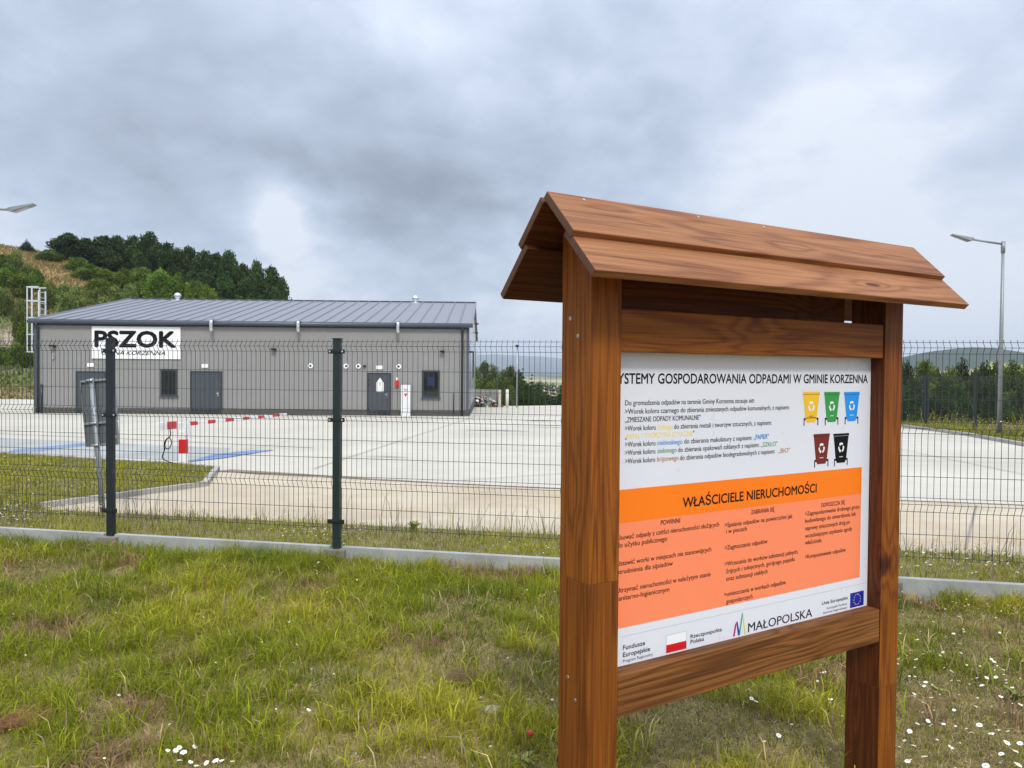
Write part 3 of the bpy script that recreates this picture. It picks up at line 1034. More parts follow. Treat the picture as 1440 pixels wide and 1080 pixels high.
# caged ladder on the left gable
lad = wall_thing('roof_ladder', 'pale aluminium caged ladder rising above the left end of the roof', 'ladder')
for y in (0.85, 1.42):
    MB().box(-0.33, -0.26, y, y + 0.05, 0.3, 5.62).build('rail', M['ladder'], lad)
for k in range(19):
    MB().tube([(-0.295, 0.88, 0.5 + 0.28 * k), (-0.295, 1.44, 0.5 + 0.28 * k)], 0.016, 5).build('rung', M['ladder'], lad)
for z in (2.52, 3.40, 4.25, 5.10, 5.80):
    pts = [(-0.30, 0.86, z)] + [(-0.34 - 0.70 * math.sin(math.pi * i / 8), 1.16 - 0.36 * math.cos(math.pi * i / 8), z) for i in range(9)] + [(-0.30, 1.46, z)]
    mb = MB()
    for a, b in zip(pts[:-1], pts[1:]):
        mb.tube([a, b], 0.032, 4)
    mb.build('hoop', M['ladder'], lad)
for i in (1, 2.6, 4, 5.4, 7):
    x, y = -0.34 - 0.70 * math.sin(math.pi * i / 8), 1.16 - 0.36 * math.cos(math.pi * i / 8)
    MB().box(x - 0.025, x + 0.025, y - 0.012, y + 0.012, 2.5, 5.82).build('cage_bar', M['ladder'], lad)

# ------------------------------------------------------------------ wire fence in front of the yard
FA = math.atan2(-0.1945, 1.0)
fence = thing('mesh_fence', 'dark welded wire mesh fence with concrete base boards in front of the yard', 'fence', (0, 6.7, 0), FA)
SP = 2.345
S0 = -1.622
FOLD = 0.034
zs = [EYE + q for q in (0.243, 0.2, 0.153, -0.025, -0.205, -0.388, -0.435, -0.478, -0.656, -0.82, -0.988, -1.037, -1.1, -1.28, -1.46)]
fold_i = {1, 6, 11}
vpath = [(0, EYE + 0.262)] + [((-FOLD if i in fold_i else 0.0), z) for i, z in enumerate(zs)] + [(0, EYE - 1.48)]
mw = MB()
nw = 48
for k in range(nw):
    x = 0.045 + (SP - 0.09) * k / (nw - 1)
    mw.tube([(x + 0.0006 * math.sin(k * 2.3), y, z) for y, z in vpath], 0.0024, 4, caps=False)
for i, z in enumerate(zs):
    y = (-FOLD if i in fold_i else 0.0) + 0.0055
    mw.tube([(0.03, y, z), (SP - 0.03, y, z)], 0.0028, 4, caps=False)
wire_me = mw.mesh('wire_mesh', M['wire'])
kb = MB().box(0.06, SP - 0.06, -0.03, 0.03, -0.15, 0.190).mesh('base_board', M['board_concrete'], 0.004)
cb = MB().box(-0.10, 0.10, -0.075, 0.055, -0.15, 0.168).mesh('footing_block', M['block_concrete'], 0.01)
pm = MB().box(-0.033, 0.033, -0.028, 0.028, 0.165, EYE + 0.262)
pm_me = pm.mesh('post', M['post_dark'], 0.004)
pm_green = MB().box(-0.033, 0.033, -0.028, 0.028, 0.165, EYE + 0.262).mesh('post', M['post_green'], 0.004)
capm = MB().box(-0.040, 0.040, -0.032, 0.032, EYE + 0.2625, EYE + 0.275).mesh('post_cap', M['clip'], 0.004)
clipm = MB().box(-0.078, -0.037, -0.030, -0.012, -0.020, 0.020).box(0.037, 0.078, -0.030, -0.012, -0.020, 0.020).box(-0.045, 0.045, -0.036, -0.029, -0.013, 0.013).mesh('clip', M['clip'], 0.003)
boltm = MB().tube([(-0.06, -0.031, 0), (-0.06, -0.037, 0)], 0.009, 8).tube([(0.06, -0.031, 0), (0.06, -0.037, 0)], 0.009, 8).mesh('bolt', M['steel_bright'])
for k in range(-4, 6):
    s = S0 + SP * k
    lean = {-1: 0.004, 0: 0.001}.get(k, 0.0)
    po = place('post', pm_green if k == 0 else pm_me, fence, (s, 0, 0), (0, -lean, 0))
    place('post_cap', capm, po)
    for z in (EYE + 0.153, EYE - 0.47, EYE - 1.40):
        c = place('clip', clipm, po, (0, 0, z))
    place('bolts', boltm, po, (0, 0, EYE + 0.153))
    place('bolts', boltm, po, (0, 0, EYE - 0.47))
    place('footing_block', cb, fence, (s, 0, 0))
    if k < 5:
        place('wire_mesh', wire_me, fence, (s, 0, 0))
        place('base_board', kb, fence, (s, 0, 0))

# second fence along the right edge of the yard
f2 = thing('boundary_fence', 'dark mesh fence along the far right edge of the yard before the trees', 'fence', (0, 0, 0))
zz2 = -0.42
ys = [13, 16.5, 20.0, 23.5, 27.0, 30.5, 34.0, 37.5, 41, 44.5]
fx = lambda y: 16.3 + (y - 27) * 0.046
p2 = MB().box(-0.05, 0.05, -0.05, 0.05, -0.2, 2.10).mesh('post', M['post_dark'])
p2b = MB().box(-0.055, 0.055, -0.055, 0.055, 2.101, 2.115).mesh('post_cap', M['clip'])
for i, y in enumerate(ys):
    q = place('post', p2, f2, (fx(y), y, plane_z(y) + 0.02))
    place('post_cap', p2b, q)
    if i < len(ys) - 1:
        y2 = ys[i + 1]
        mb = MB()
        za, zb_ = plane_z(y) + 0.02, plane_z(y2) + 0.02
        nv = 60
        for k in range(1, nv):
            t = k / nv
            mb.tube([(fx(y) + (fx(y2) - fx(y)) * t, y + (y2 - y) * t, za + (zb_ - za) * t + h) for h in (0.22, 2.0)], 0.0025, 3, caps=False)
        for h in (0.25, 0.45, 0.75, 0.85, 1.05, 1.25, 1.45, 1.65, 1.85, 1.92, 1.99):
            mb.tube([(fx(y), y, za + h), (fx(y2), y2, zb_ + h)], 0.0032, 3, caps=False)
        mb.build('wire_mesh', M['wire'], f2)
        d = Vector((fx(y2) - fx(y), y2 - y, 0))
        MB().box(0, 0.05, 0.08, d.length - 0.08, -0.15, 0.16).build('base_board', M['board_concrete'], f2, loc=(fx(y), y, plane_z((y + y2) / 2) + 0.03), rot=(-0.0208, 0, math.atan2(-d.x, d.y)))

# ------------------------------------------------------------------ barrier
bar = thing('boom_barrier', 'red and white boom barrier on a short post at the yard entrance', 'barrier', (-6.12, 14.3, -0.03))
MB().box(-0.065, 0.065, -0.05, 0.05, 0.0, 0.66).build('post', M['white'], bar, bevel=0.006)
MB().box(-0.068, 0.068, -0.053, 0.053, 0.24, 0.50).build('red_band', M['red'], bar)
MB().box(-0.09, -0.066, -0.10, 0.10, 0.58, 0.80).box(0.066, 0.09, -0.10, 0.10, 0.58, 0.80).build('bracket', M['white'], bar)
segs = [(13.6, 13.85, 0), (13.85, 14.20, 1), (14.20, 14.70, 0), (14.70, 15.04, 1), (15.04, 15.47, 0), (15.47, 15.82, 1), (15.82, 16.29, 0), (16.29, 16.72, 1), (16.72, 17.2, 0), (17.2, 17.57, 1),
        (17.57, 18.07, 0), (18.07, 18.46, 1), (18.46, 19.0, 0), (19.0, 19.5, 1), (19.5, 20.0, 0)]
for a, b, c in segs:
    def pt(y):
        t = (y - 13.6) / 6.4
        return Vector((-6.27 + 0.38 * t + 6.12, y - 14.3, 0.755 - 0.15 * t + 0.03)), (0.046 if y < 14.7 else 0.040 - 0.008 * t)
    (pa, ra), (pb, rb) = pt(a), pt(b)
    mb = MB()
    if b < 14.3:
        mb.tube([pa - Vector((0.0, 0, 0.03)), pb - Vector((0.0, 0, 0.03))], ra * 1.1, 4).tube([pa + Vector((0, 0, 0.035)), pb + Vector((0, 0, 0.035))], ra * 1.1, 4)
    else:
        mb.tube([pa, pb], [ra * 1.3, rb * 1.3], 4)
    mb.build('boom_segment', M['red'] if c else M['white'], bar)
cb_pts = [(-0.10, -0.35, 0.74), (-0.07, -0.38, 0.60), (-0.15, -0.4, 0.52), (-0.17, -0.4, 0.40), (-0.10, -0.38, 0.36), (-0.06, -0.36, 0.47), (-0.10, -0.36, 0.56), (-0.15, -0.4, 0.50), (-0.17, -0.4, 0.34),
          (-0.22, -0.38, 0.20), (-0.16, -0.3, 0.12), (-0.02, -0.2, 0.06), (0.0, -0.08, 0.02)]
cu = []
for i in range(len(cb_pts) - 1):
    p0, p1, p2_, p3 = (Vector(cb_pts[max(0, min(len(cb_pts) - 1, j))]) for j in (i - 1, i, i + 1, i + 2))
    for t in (0, 0.33, 0.66):
        cu.append(0.5 * ((2 * p1) + (p2_ - p0) * t + (2 * p0 - 5 * p1 + 4 * p2_ - p3) * t * t + (3 * p1 - p0 - 3 * p2_ + p3) * t ** 3))
MB().tube(cu, 0.010, 6).build('cable', M['black'], bar)

# ------------------------------------------------------------------ road sign seen from behind
sp = thing('road_sign', 'leaning grey road sign seen from behind with two plates on a pipe', 'sign', (-4.82, 9.05, 0.06))
sp.rotation_euler = (0, -math.atan2(0.15, 1.6), math.radians(-8))
MB().tube([(0, 0, -0.05), (0, 0, 0.62), (0.012, 0, 0.66), (0, 0, 0.7), (0, 0, 1.62)], 0.030, 12).build('pole', M['zinc_dark'], sp)
for (x0, x1, z0, z1, nm) in ((-0.17, 0.25, 1.10, 1.60, 'upper_plate'), (-0.17, 0.24, 0.82, 1.085, 'lower_plate')):
    pl = MB().box(x0, x1, 0.055, 0.065, z0, z1).build(nm, M['sign_back'], sp)
    MB().box(x0 - 0.008, x0, 0.035, 0.067, z0, z1).box(x1, x1 + 0.008, 0.035, 0.067, z0, z1).box(x0, x1, 0.035, 0.054, z1, z1 + 0.008).box(x0, x1, 0.035, 0.054, z0 - 0.008, z0).build('rim', M['zinc_dark'], pl)
for z, a in ((1.595, 0.17), (1.09, 0.17), (0.83, 0.06)):
    MB().box(-a, a + 0.05, 0.028, 0.046, z - 0.012, z + 0.012).tube([(-0.045, -0.038, z), (0.045, -0.038, z)], 0.014, 6).build('clamp', M['zinc'], sp)
MB().box(0.185, 0.215, 0.0535, 0.0548, 0.895, 0.925).build('sticker', M['yellow'], sp)

# ------------------------------------------------------------------ street lamps


def street_lamp(label, loc, h, arm, head, face, hz=0.10):
    """arm and head run along local -x; face turns them"""
    t = thing('street_lamp', label, 'lamp', loc, face, 'street lamps round the yard')
    MB().tube([(0, 0, 0), (0, 0, h * 0.5), (0, 0, h - 0.25)], [0.072, 0.060, 0.042], 14).build('pole', M['zinc_dark'], t)
    MB().tube([(0, 0, h - 0.36), (0, 0, h)], 0.062, 14).build('collar', M['zinc_dark'], t)
    MB().tube([(-0.04, 0, h - 0.08), (-arm, 0, h + hz - 0.04)], 0.034, 10).build('arm', M['zinc_dark'], t)
    x0, x1 = -arm + 0.05, -arm - head
    z0, z1 = h + hz - 0.05, h + hz + 0.10
    hd = MB().add([(x0, -0.05, z0 - 0.03), (x0, 0.05, z0 - 0.03), (x0 - 0.12, 0.13, z0 - 0.06), (x1, 0.10, z1 - 0.02), (x1, -0.10, z1 - 0.02), (x0 - 0.12, -0.13, z0 - 0.06),
                   (x0, -0.05, z0 + 0.05), (x0, 0.05, z0 + 0.05), (x0 - 0.14, 0.12, z0 + 0.06), (x1, 0.09, z1 + 0.015), (x1, -0.09, z1 + 0.015), (x0 - 0.14, -0.12, z0 + 0.06)],
                  [(0, 1, 2, 5), (5, 2, 3, 4), (6, 11, 8, 7), (11, 10, 9, 8), (0, 6, 7, 1), (1, 7, 8, 2), (2, 8, 9, 3), (3, 9, 10, 4), (4, 10, 11, 5), (5, 11, 6, 0)]).build('lamp_head', M['zinc_dark'], t)
    d = Vector((x1 - x0 + 0.22, 0, z1 - z0 + 0.02))
    MB().add([(x0 - 0.16, -0.09, z0 - 0.064), (x0 - 0.16, 0.09, z0 - 0.064), (x0 - 0.16 + d.x * 0.8, 0.08, z0 - 0.064 + d.z * 0.8), (x0 - 0.16 + d.x * 0.8, -0.08, z0 - 0.064 + d.z * 0.8)], [(0, 1, 2, 3)]) \
        .build('lens', M['zinc'], hd)
    return t


street_lamp('tall grey street lamp at the right edge of the yard, its head pointing left', (15.47, 24.33, -0.26), 6.26, 1.0, 0.62, 0.0)
street_lamp('street lamp on the left of which only arm and head reach into view', (-14.6, 20.0, -0.18), 6.18, 1.55, 0.62, math.pi, -0.10)
t = thing('light_mast', 'thin distant mast with a small dark fitting beyond the yard', 'mast', (0.35, 55, -0.9))
MB().tube([(0, 0, 0), (0, 0, 4.35)], [0.05, 0.035], 8).build('pole', M['zinc'], t)
MB().box(-0.12, 0.12, -0.1, 0.1, 4.35, 4.5).build('fitting', M['black'], t)
tag(MB().tube([(-0.34, 55, -0.92), (-0.34, 55, 0.39)], 0.11, 8).box(-0.40, -0.28, 54.94, 55.06, 0.39, 0.42).build('marker_post', M['white']), 'short pale post beside the thin mast beyond the yard', 'post')

# concrete bay with scrap beyond the building
t = thing('storage_bay', 'pale concrete bay wall right behind the building corner', 'wall', (-2.6, 56.5, -0.95))
for k in range(4):
    MB().box(-1.0 + k * 0.66, -0.36 + k * 0.66, 0, 0.12, 0, 1.30).build('wall_panel', M['board_concrete'], t)
MB().box(1.64, 1.80, -1.6, 0.12, 0, 1.28).build('end_wall', M['yard'], t)
sc = MB()
for k in range(90):
    a = random.uniform(-1.3, 1.3)
    hh = max(0.08, 0.95 * (1 - abs(a) / 1.5))
    p = Vector((-2.0 + a, 55.4 + random.uniform(-0.5, 0.6), -0.9 + random.uniform(0, hh)))
    e = Vector((random.uniform(-1, 1), random.uniform(-0.6, 0.6), random.uniform(-0.4, 0.5))) * random.uniform(0.12, 0.42)
    if k % 3:
        sc.tube([p - e, p + e * 0.2 + Vector((0, 0, 0.08)), p + e], random.uniform(0.02, 0.05), 5, mi=k % 4)
    else:
        m_ = Matrix.Translation(p) @ Matrix.Rotation(random.random() * 3, 4, Vector((random.random(), random.random(), 1)).normalized())
        sc.box(-0.14, 0.14, -0.1, 0.1, -0.06, 0.06, mi=k % 4, mtx=m_)
tag(sc.build('scrap_heap', [M['white_plastic'], M['zinc'], M['black'], plain('rusty_scrap', (0.25, 0.10, 0.06), 0.8)]), 'heap of mixed pale scrap in the concrete bay', 'scrap heap', kind='stuff')

# ------------------------------------------------------------------ the wooden notice board
BA = math.atan2(0.519, 0.855)
nb = thing('notice_board', 'large stained wooden notice board with a plank roof and a printed panel', 'notice board', (0.241, 2.36, 0), BA)


def lumber(name, L, a, b, mat, loc, rot=(0, 0, 0), parent=nb, bevel=0.004):
    """timber with its grain along local x, from the origin"""
    return MB().box(0, L, 0, a, 0, b).build(name, mat, parent, bevel, loc=loc, rot=rot)


UPR = (0, -math.pi / 2, 0)      # grain upright
def post(s0, w, mats, zb, zt_front, zt_mid, seam):
    """a post of two glued lengths with a pointed top; built along z, the grain coordinates run along z too"""
    me = bpy.data.meshes.new('post')
    o = MB()
    z0, z1 = zb, seam
    # lower length along x(local) = up
    lo = MB().box(z0, z1, 0, 0.155, 0, w)
    p = lo.build('post', mats[0], nb, 0.0022, loc=(s0 + w, 0, 0), rot=UPR)
    hi = MB()
    # pointed upper end follows the roof slope
    prof = [(z1 + 0.0002, 0.0), (zt_front, 0.0), (zt_mid, 0.0775), (zt_front, 0.155), (z1 + 0.0002, 0.155)]
    n = len(prof)
    hi.add([(a, b, 0) for a, b in prof] + [(a, b, w) for a, b in prof], [tuple(range(n))[::-1], tuple(range(n, 2 * n))] + [(i, (i + 1) % n, n + (i + 1) % n, n + i) for i in range(n)])
    q = hi.build('upper_length', mats[1], p, 0.0022)
    bm = bmesh.new()
    bm.from_mesh(q.data)
    bmesh.ops.recalc_face_normals(bm, faces=bm.faces)
    bm.to_mesh(q.data)
    bm.free()
    return p


ZT = EYE + 0.552           # outer ridge height
YM = 0.078                 # ridge offset behind the post face
SLOPE = math.atan2(0.262, 0.265)
lp = post(0.0, 0.12, (M['wood'], M['wood']), -0.25, ZT - 0.112, ZT - 0.036, EYE - 0.665)
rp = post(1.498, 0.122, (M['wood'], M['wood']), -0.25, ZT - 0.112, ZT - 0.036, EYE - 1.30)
for o_ in (rp, rp.children[0]):       # shade on the face towards the left post, put into a darker, redder colour
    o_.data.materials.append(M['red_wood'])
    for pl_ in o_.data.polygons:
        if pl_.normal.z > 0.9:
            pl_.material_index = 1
lumber('upper_beam', 1.374, 0.045, 0.136, M['wood'], (0.122, 0.006, EYE + 0.060))
lumber('lower_beam', 1.374, 0.060, 0.136, M['beam_wood'], (0.122, 0.002, EYE - 1.106))
lumber('rear_beam', 1.26, 0.030, 0.175, M['red_wood'], (0.122, 0.105, EYE + 0.150))
lumber('rear_beam', 1.374, 0.045, 0.13, M['red_wood'], (0.122, 0.075, EYE - 1.10))
# four roof planks, two per slope
c, s = math.cos(SLOPE), math.sin(SLOPE)
XL, RL = -0.124, 1.915
TH = 0.027
for side in (-1, 1):
    for part, (d0, d1, lift) in enumerate(((0.0 if side < 0 else 0.016, 0.200, 0.018), ((0.160, 0.356, -0.002) if side < 0 else (0.178, 0.392, -0.004)))):
        # plank frame: x along the ridge, y down the slope, z outward
        yv = Vector((0, side * c, -s))
        zv = Vector((0, side * s, c))
        xv = Vector((1, 0, 0))
        if side < 0:
            mtx = Matrix((xv, -yv, zv)).transposed().to_4x4()   # right handed
            box = (0, RL, -(d1), -(d0), lift - TH, lift)
        else:
            mtx = Matrix((xv, yv, zv)).transposed().to_4x4()
            box = (0, RL, d0, d1, lift - TH, lift)
        mtx.translation = Vector((XL + (0.006 if part else 0), YM, ZT - 0.018))
        mb = MB().box(*box)
        o = mb.build('roof_plank', [M['roof_wood'] if side < 0 else M['red_wood'], M['endgrain']], nb, 0.004)
        for pl_ in o.data.polygons:
            if abs(pl_.normal.x) > 0.9:
                pl_.material_index = 1
        o.matrix_local = mtx
        if side < 0:
            for sx in ((0.13, 0.62, 0.95) if part == 0 else (0.30, 1.45)):
                for yy in ((-0.02 if part == 0 else -0.19),):
                    MB().tube([(sx, yy, lift), (sx, yy, lift + 0.0015)], 0.0045, 8).build('screw', M['screw'], o)


def screw(x, y, z, axis):
    d = Vector(axis)
    p = Vector((x, y, z))
    o = MB().tube([p, p + d * 0.0018], 0.0062, 12).tube([p + d * 0.0018, p + d * 0.002], 0.0028, 6, mi=1).build('screw', [M['screw'], M['black']], nb)
    return o


for y, z in ((0.108, EYE + 0.165), (0.066, EYE + 0.108), (0.103, EYE - 0.985), (0.062, EYE - 1.045)):
    screw(0, y, z, (-1, 0, 0))

# the printed panel
PZ0, PZ1 = EYE - 0.985, EYE + 0.085
ip = MB().box(0.121, 1.4965, 0, 0.008, PZ0, PZ1).build('info_panel', M['print_white'], nb, loc=(0, 0.0605, 0))


def flat(name, mat, quads, d, parent=ip):
    mb = MB()
    for q in quads:
        n = len(q)
        mb.add([(a, d, b) for a, b in q], [tuple(range(n))])
    return mb.build(name, mat, parent)


def rect(x0, x1, z0, z1):
    return [(x0, z0), (x1, z0), (x1, z1), (x0, z1)]


flat('orange_band', M['orange'], [rect(0.122, 1.4455, 1.3185, 1.428)], -0.0006)
flat('peach_field', M['peach'], [rect(0.122, 1.4445, 0.972, 1.3182)], -0.0006)
flat('rule_line', M['ink_grey'], [rect(0.18, 1.479, 0.9425, 0.9436)], -0.0006)
lettering([('SYSTEMY GOSPODAROWANIA ODPADAMI W GMINIE KORZENNA', 0.137, 1.475, 1.775, 0.0335, 0.012, 0)], M['ink'], ip, -0.0006)
K = 0.0168
body = [('Do gromadzenia odpadów na terenie Gminy Korzenna stosuje się:', .1874, .7997, 1.7035), ('>Worek koloru czarnego do zbierania zmieszanych odpadów komunalnych, z napisem:', .1878, .9926, 1.6755),
        ('„ZMIESZANE ODPADY KOMUNALNE"', .1882, .5271, 1.648), ('>Worek koloru', .1886, .3200, 1.620), ('do zbierania metali i tworzyw sztucznych, z napisem:', .4035, .8940, 1.6195),
        ('„', .189, .1945, 1.593), ('"', .4935, .4985, 1.593), ('>Worek koloru', .1894, .3200, 1.567), ('do zbierania makulatury z napisem:', .4515, .789, 1.567), ('>Worek koloru', .1898, .3200, 1.540),
        ('do zbierania opakowań szklanych z napisem:', .4235, .828, 1.539), ('>Worek koloru', .1902, .3200, 1.512), ('do zbierania odpadów biodegradowalnych z napisem:', .4325, .915, 1.511)]
lettering([(b, a, c_, z, K, 0.004, 0) for b, a, c_, z in body], M['ink'], ip, -0.0006)
lettering([('żółtego', .3290, .3970, 1.620, K, 0.003, 0), ('METAL I TWORZYWA SZTUCZNE', .1955, .4925, 1.5935, K, 0.003, 0)], M['ink_yellow'], ip, -0.0006)
lettering([('niebieskiego', .3290, .4425, 1.567, K, 0.003, 0), ('„PAPIER"', .7990, .8793, 1.568, K, 0.010, 0)], M['ink_blue'], ip, -0.0006)
lettering([('zielonego', .3290, .4165, 1.540, K, 0.003, 0), ('„SZKŁO"', .8380, .9273, 1.5385, K, 0.003, 0)], M['ink_green'], ip, -0.0006)
lettering([('brązowego', .3290, .4255, 1.512, K, 0.003, 0), ('„BIO"', .9340, 1.0003, 1.511, K, 0.003, 0)], M['ink_brown'], ip, -0.0006)
D2 = -0.0012
lettering([('WŁAŚCICIELE NIERUCHOMOŚCI', .4481, 1.1593, 1.3465, 0.0330, 0.012, 0)], M['ink'], ip, D2)
cols_ = [('POWINNI', .3481, .4358, 1.2955), ('Usuwać odpady z części nieruchomości służących', .1600, .6249, 1.2640), ('do użytku publicznego', .1600, .3779, 1.2390),
         ('Ustawić worki w miejscach nie stanowiących', .1600, .5876, 1.1790), ('utrudnienia dla sąsiadów', .1600, .4054, 1.1515), ('Utrzymać nieruchomości w należytym stanie', .1600, .5858, 1.0905),
         ('sanitarno-higienicznym', .1600, .3905, 1.0640),
         ('ZABRANIA SIĘ', .7892, .9168, 1.2920), ('>Spalania odpadów na powierzchni jak', .6535, 1.0184, 1.2575), ('i w piecach', .6612, .7678, 1.2345), ('>Zagęszczania odpadów', .6551, .8801, 1.1755),
         ('>Wrzucania do worków substancji palnych,', .6561, 1.0548, 1.1165), ('żrących i toksycznych, gorącego popiołu', .6639, 1.0347, 1.0895), ('oraz substancji ciekłych', .6645, .8825, 1.0620),
         ('>umieszczania w workach odpadów', .6547, .9873, 1.0065), ('gospodarczych', .6661, .8033, .9795),
         ('DOPUSZCZA SIĘ', 1.191, 1.3384, 1.2840), ('>Zagospodarowanie drobnego gruzu', 1.0931, 1.4321, 1.2585), ('budowlanego do utwardzenia lub', 1.0938, 1.4093, 1.2310), ('naprawy zniszczonych dróg po', 1.0945, 1.3728, 1.2015),
         ('wcześniejszym uzyskaniu zgody', 1.0952, 1.3875, 1.1720), ('właściciela', 1.0958, 1.1945, 1.1455), ('>Kompostowanie odpadów', 1.0971, 1.3481, 1.0900)]
lettering([(b, a, c_, z, 0.0158, 0.004, 0) for b, a, c_, z in cols_], M['ink'], ip, D2)
lettering([('Fundusze', .1901, .2849, .8983, 0.0150, 0.010, 0), ('Europejskie', .1904, .3072, .8745, 0.0150, 0.010, 0), ('Program Regionalny', .1907, .3201, .8560, 0.0100, 0, 0),
           ('Rzeczpospolita', .4930, .6464, .8838, 0.0130, 0.008, 0), ('Polska', .4933, .5585, .8648, 0.0130, 0.008, 0), ('MAŁOPOLSKA', .7830, 1.1453, .8560, 0.0325, 0.004, 0),
           ('Unia Europejska', 1.205, 1.3672, .8927, 0.0125, 0.008, 0), ('Europejski Fundusz', 1.2365, 1.3631, .8706, 0.0085, 0, 0), ('Rozwoju Regionalnego', 1.2148, 1.3635, .8552, 0.0085, 0, 0)], M['ink'], ip, -0.0006)
fl = flat('poland_flag', M['ink_white'], [rect(.380, .473, .8525, .9130)], -0.0006)
flat('red_half', M['flag_red'], [rect(.380, .473, .8525, .8800)], -0.0012, fl)
flat('outline', M['ink_grey'], [rect(.379, .3805, .8525, .914), rect(.4725, .474, .8525, .914), rect(.379, .474, .9128, .9142)], -0.0010, fl)
eu = flat('european_flag', M['flag_blue'], [rect(1.3835, 1.4735, .8520, .9130)], -0.0006)
stars = []
for k in range(12):
    a = 2 * math.pi * k / 12
    cx_, cz_ = 1.4285 + 0.0215 * math.cos(a), .8825 + 0.0215 * math.sin(a)
    stars.append([(cx_ + (0.0036 if j % 2 == 0 else 0.0015) * math.cos(math.pi / 2 + j * math.pi / 5), cz_ + (0.0036 if j % 2 == 0 else 0.0015) * math.sin(math.pi / 2 + j * math.pi / 5)) for j in range(10)])
flat('stars', M['ink_yellow'], stars, -0.0012, eu)
ml = flat('region_logo', M['magenta'], [[(.704, .853), (.713, .853), (.7215, .893), (.7205, .905), (.7125, .893)]], -0.0006)
flat('blue_stroke', M['flag_blue'], [[(.7205, .905), (.7265, .905), (.7400, .853), (.7300, .853)]], -0.0009, ml)
flat('teal_stroke', M['teal'], [[(.7340, .857), (.7410, .857), (.7540, .928), (.7500, .935)]], -0.0012, ml)
flat('lime_stroke', M['lime'], [[(.7500, .935), (.7560, .925), (.7720, .853), (.7640, .853)]], -0.0009, ml)


def bin_picture(x0, x1, z1, z0, mat, name):
    h = z1 - z0
    wd = x1 - x0
    cx_ = (x0 + x1) / 2
    zb_ = z0 + 0.06 * h
    o = flat('bin_picture', mat, [[(x0 + 0.02 * wd, z1 - 0.07 * h), (cx_ - 0.33 * wd, zb_ + 0.1 * h), (cx_ - 0.24 * wd, zb_), (cx_ + 0.24 * wd, zb_), (cx_ + 0.33 * wd, zb_ + 0.1 * h), (x1 - 0.02 * wd, z1 - 0.07 * h)],
                                  rect(x0, x1, z1 - 0.0695 * h, z1)], -0.0006)
    o['label'] = name
    flat('lid_edge', M['ink_grey'] if mat is M['ink'] else M['ink'], [rect(x0, x1, z1 - 0.082 * h, z1 - 0.072 * h)], -0.0010, o)
    flat('wheels', M['ink'], [rect(cx_ - 0.43 * wd, cx_ - 0.38 * wd, z0 - 0.03 * h, z0 + 0.20 * h), rect(cx_ + 0.38 * wd, cx_ + 0.43 * wd, z0 - 0.03 * h, z0 + 0.20 * h),
                              rect(cx_ - 0.42 * wd, cx_ - 0.32 * wd, z0 + 0.14 * h, z0 + 0.20 * h), rect(cx_ + 0.32 * wd, cx_ + 0.42 * wd, z0 + 0.14 * h, z0 + 0.20 * h)], -0.0010, o)
    # three bent arrows chasing each other
    qs = []
    cz_ = z0 + 0.55 * h
    r1, r2 = 0.0108, 0.0185
    for k in range(3):
        a0 = math.radians(90 + 120 * k - 42)
        a1 = math.radians(90 + 120 * k + 30)
        ring = [a0 + (a1 - a0) * i / 4 for i in range(5)]
        P = [(cx_ + r2 * math.cos(a), cz_ + r2 * math.sin(a) * 1.08) for a in ring] + [(cx_ + r1 * math.cos(a), cz_ + r1 * math.sin(a) * 1.08) for a in ring[::-1]]
        qs.append(P)
        am = a1 + math.radians(16)
        rm_ = (r1 + r2) / 2
        qs.append([(cx_ + (r2 + 0.003) * math.cos(a1), cz_ + (r2 + 0.003) * math.sin(a1) * 1.08), (cx_ + rm_ * math.cos(am + 0.2), cz_ + rm_ * math.sin(am + 0.2) * 1.08),
                   (cx_ + (r1 - 0.003) * math.cos(a1), cz_ + (r1 - 0.003) * math.sin(a1) * 1.08)])
    flat('recycling_mark', M['ink_white'], qs, -0.0012, o)
    flat('caption', M['ink'] if mat is M['bin_yellow'] else M['ink_white'],
         [rect(cx_ - 0.12 * wd, cx_ + 0.12 * wd, z0 + 0.245 * h, z0 + 0.262 * h)] + ([rect(cx_ - 0.30 * wd, cx_ + 0.30 * wd, z0 + 0.19 * h, z0 + 0.212 * h)] if mat in (M['bin_yellow'],) else []), -0.0012, o)


bin_picture(1.0692, 1.1711, 1.741, 1.614, M['bin_yellow'], 'yellow bin picture')
bin_picture(1.1972, 1.2947, 1.740, 1.612, M['bin_green'], 'green bin picture')
bin_picture(1.3219, 1.4237, 1.739, 1.612, M['bin_blue'], 'blue bin picture')
bin_picture(1.1364, 1.2365, 1.575, 1.448, M['bin_brown'], 'maroon bin picture')
bin_picture(1.2587, 1.3584, 1.572, 1.446, M['ink'], 'black bin picture')

# ------------------------------------------------------------------ grass


def in_poly(x, y, poly):
    c = np.zeros(len(x), bool)
    n = len(poly)
    for i in range(n):
        x1, y1 = poly[i]
        x2, y2 = poly[(i + 1) % n]
        if y1 == y2:
            continue
        cond = ((y1 > y) != (y2 > y)) & (x < (x2 - x1) * (y - y1) / (y2 - y1) + x1)
        c ^= cond
    return c


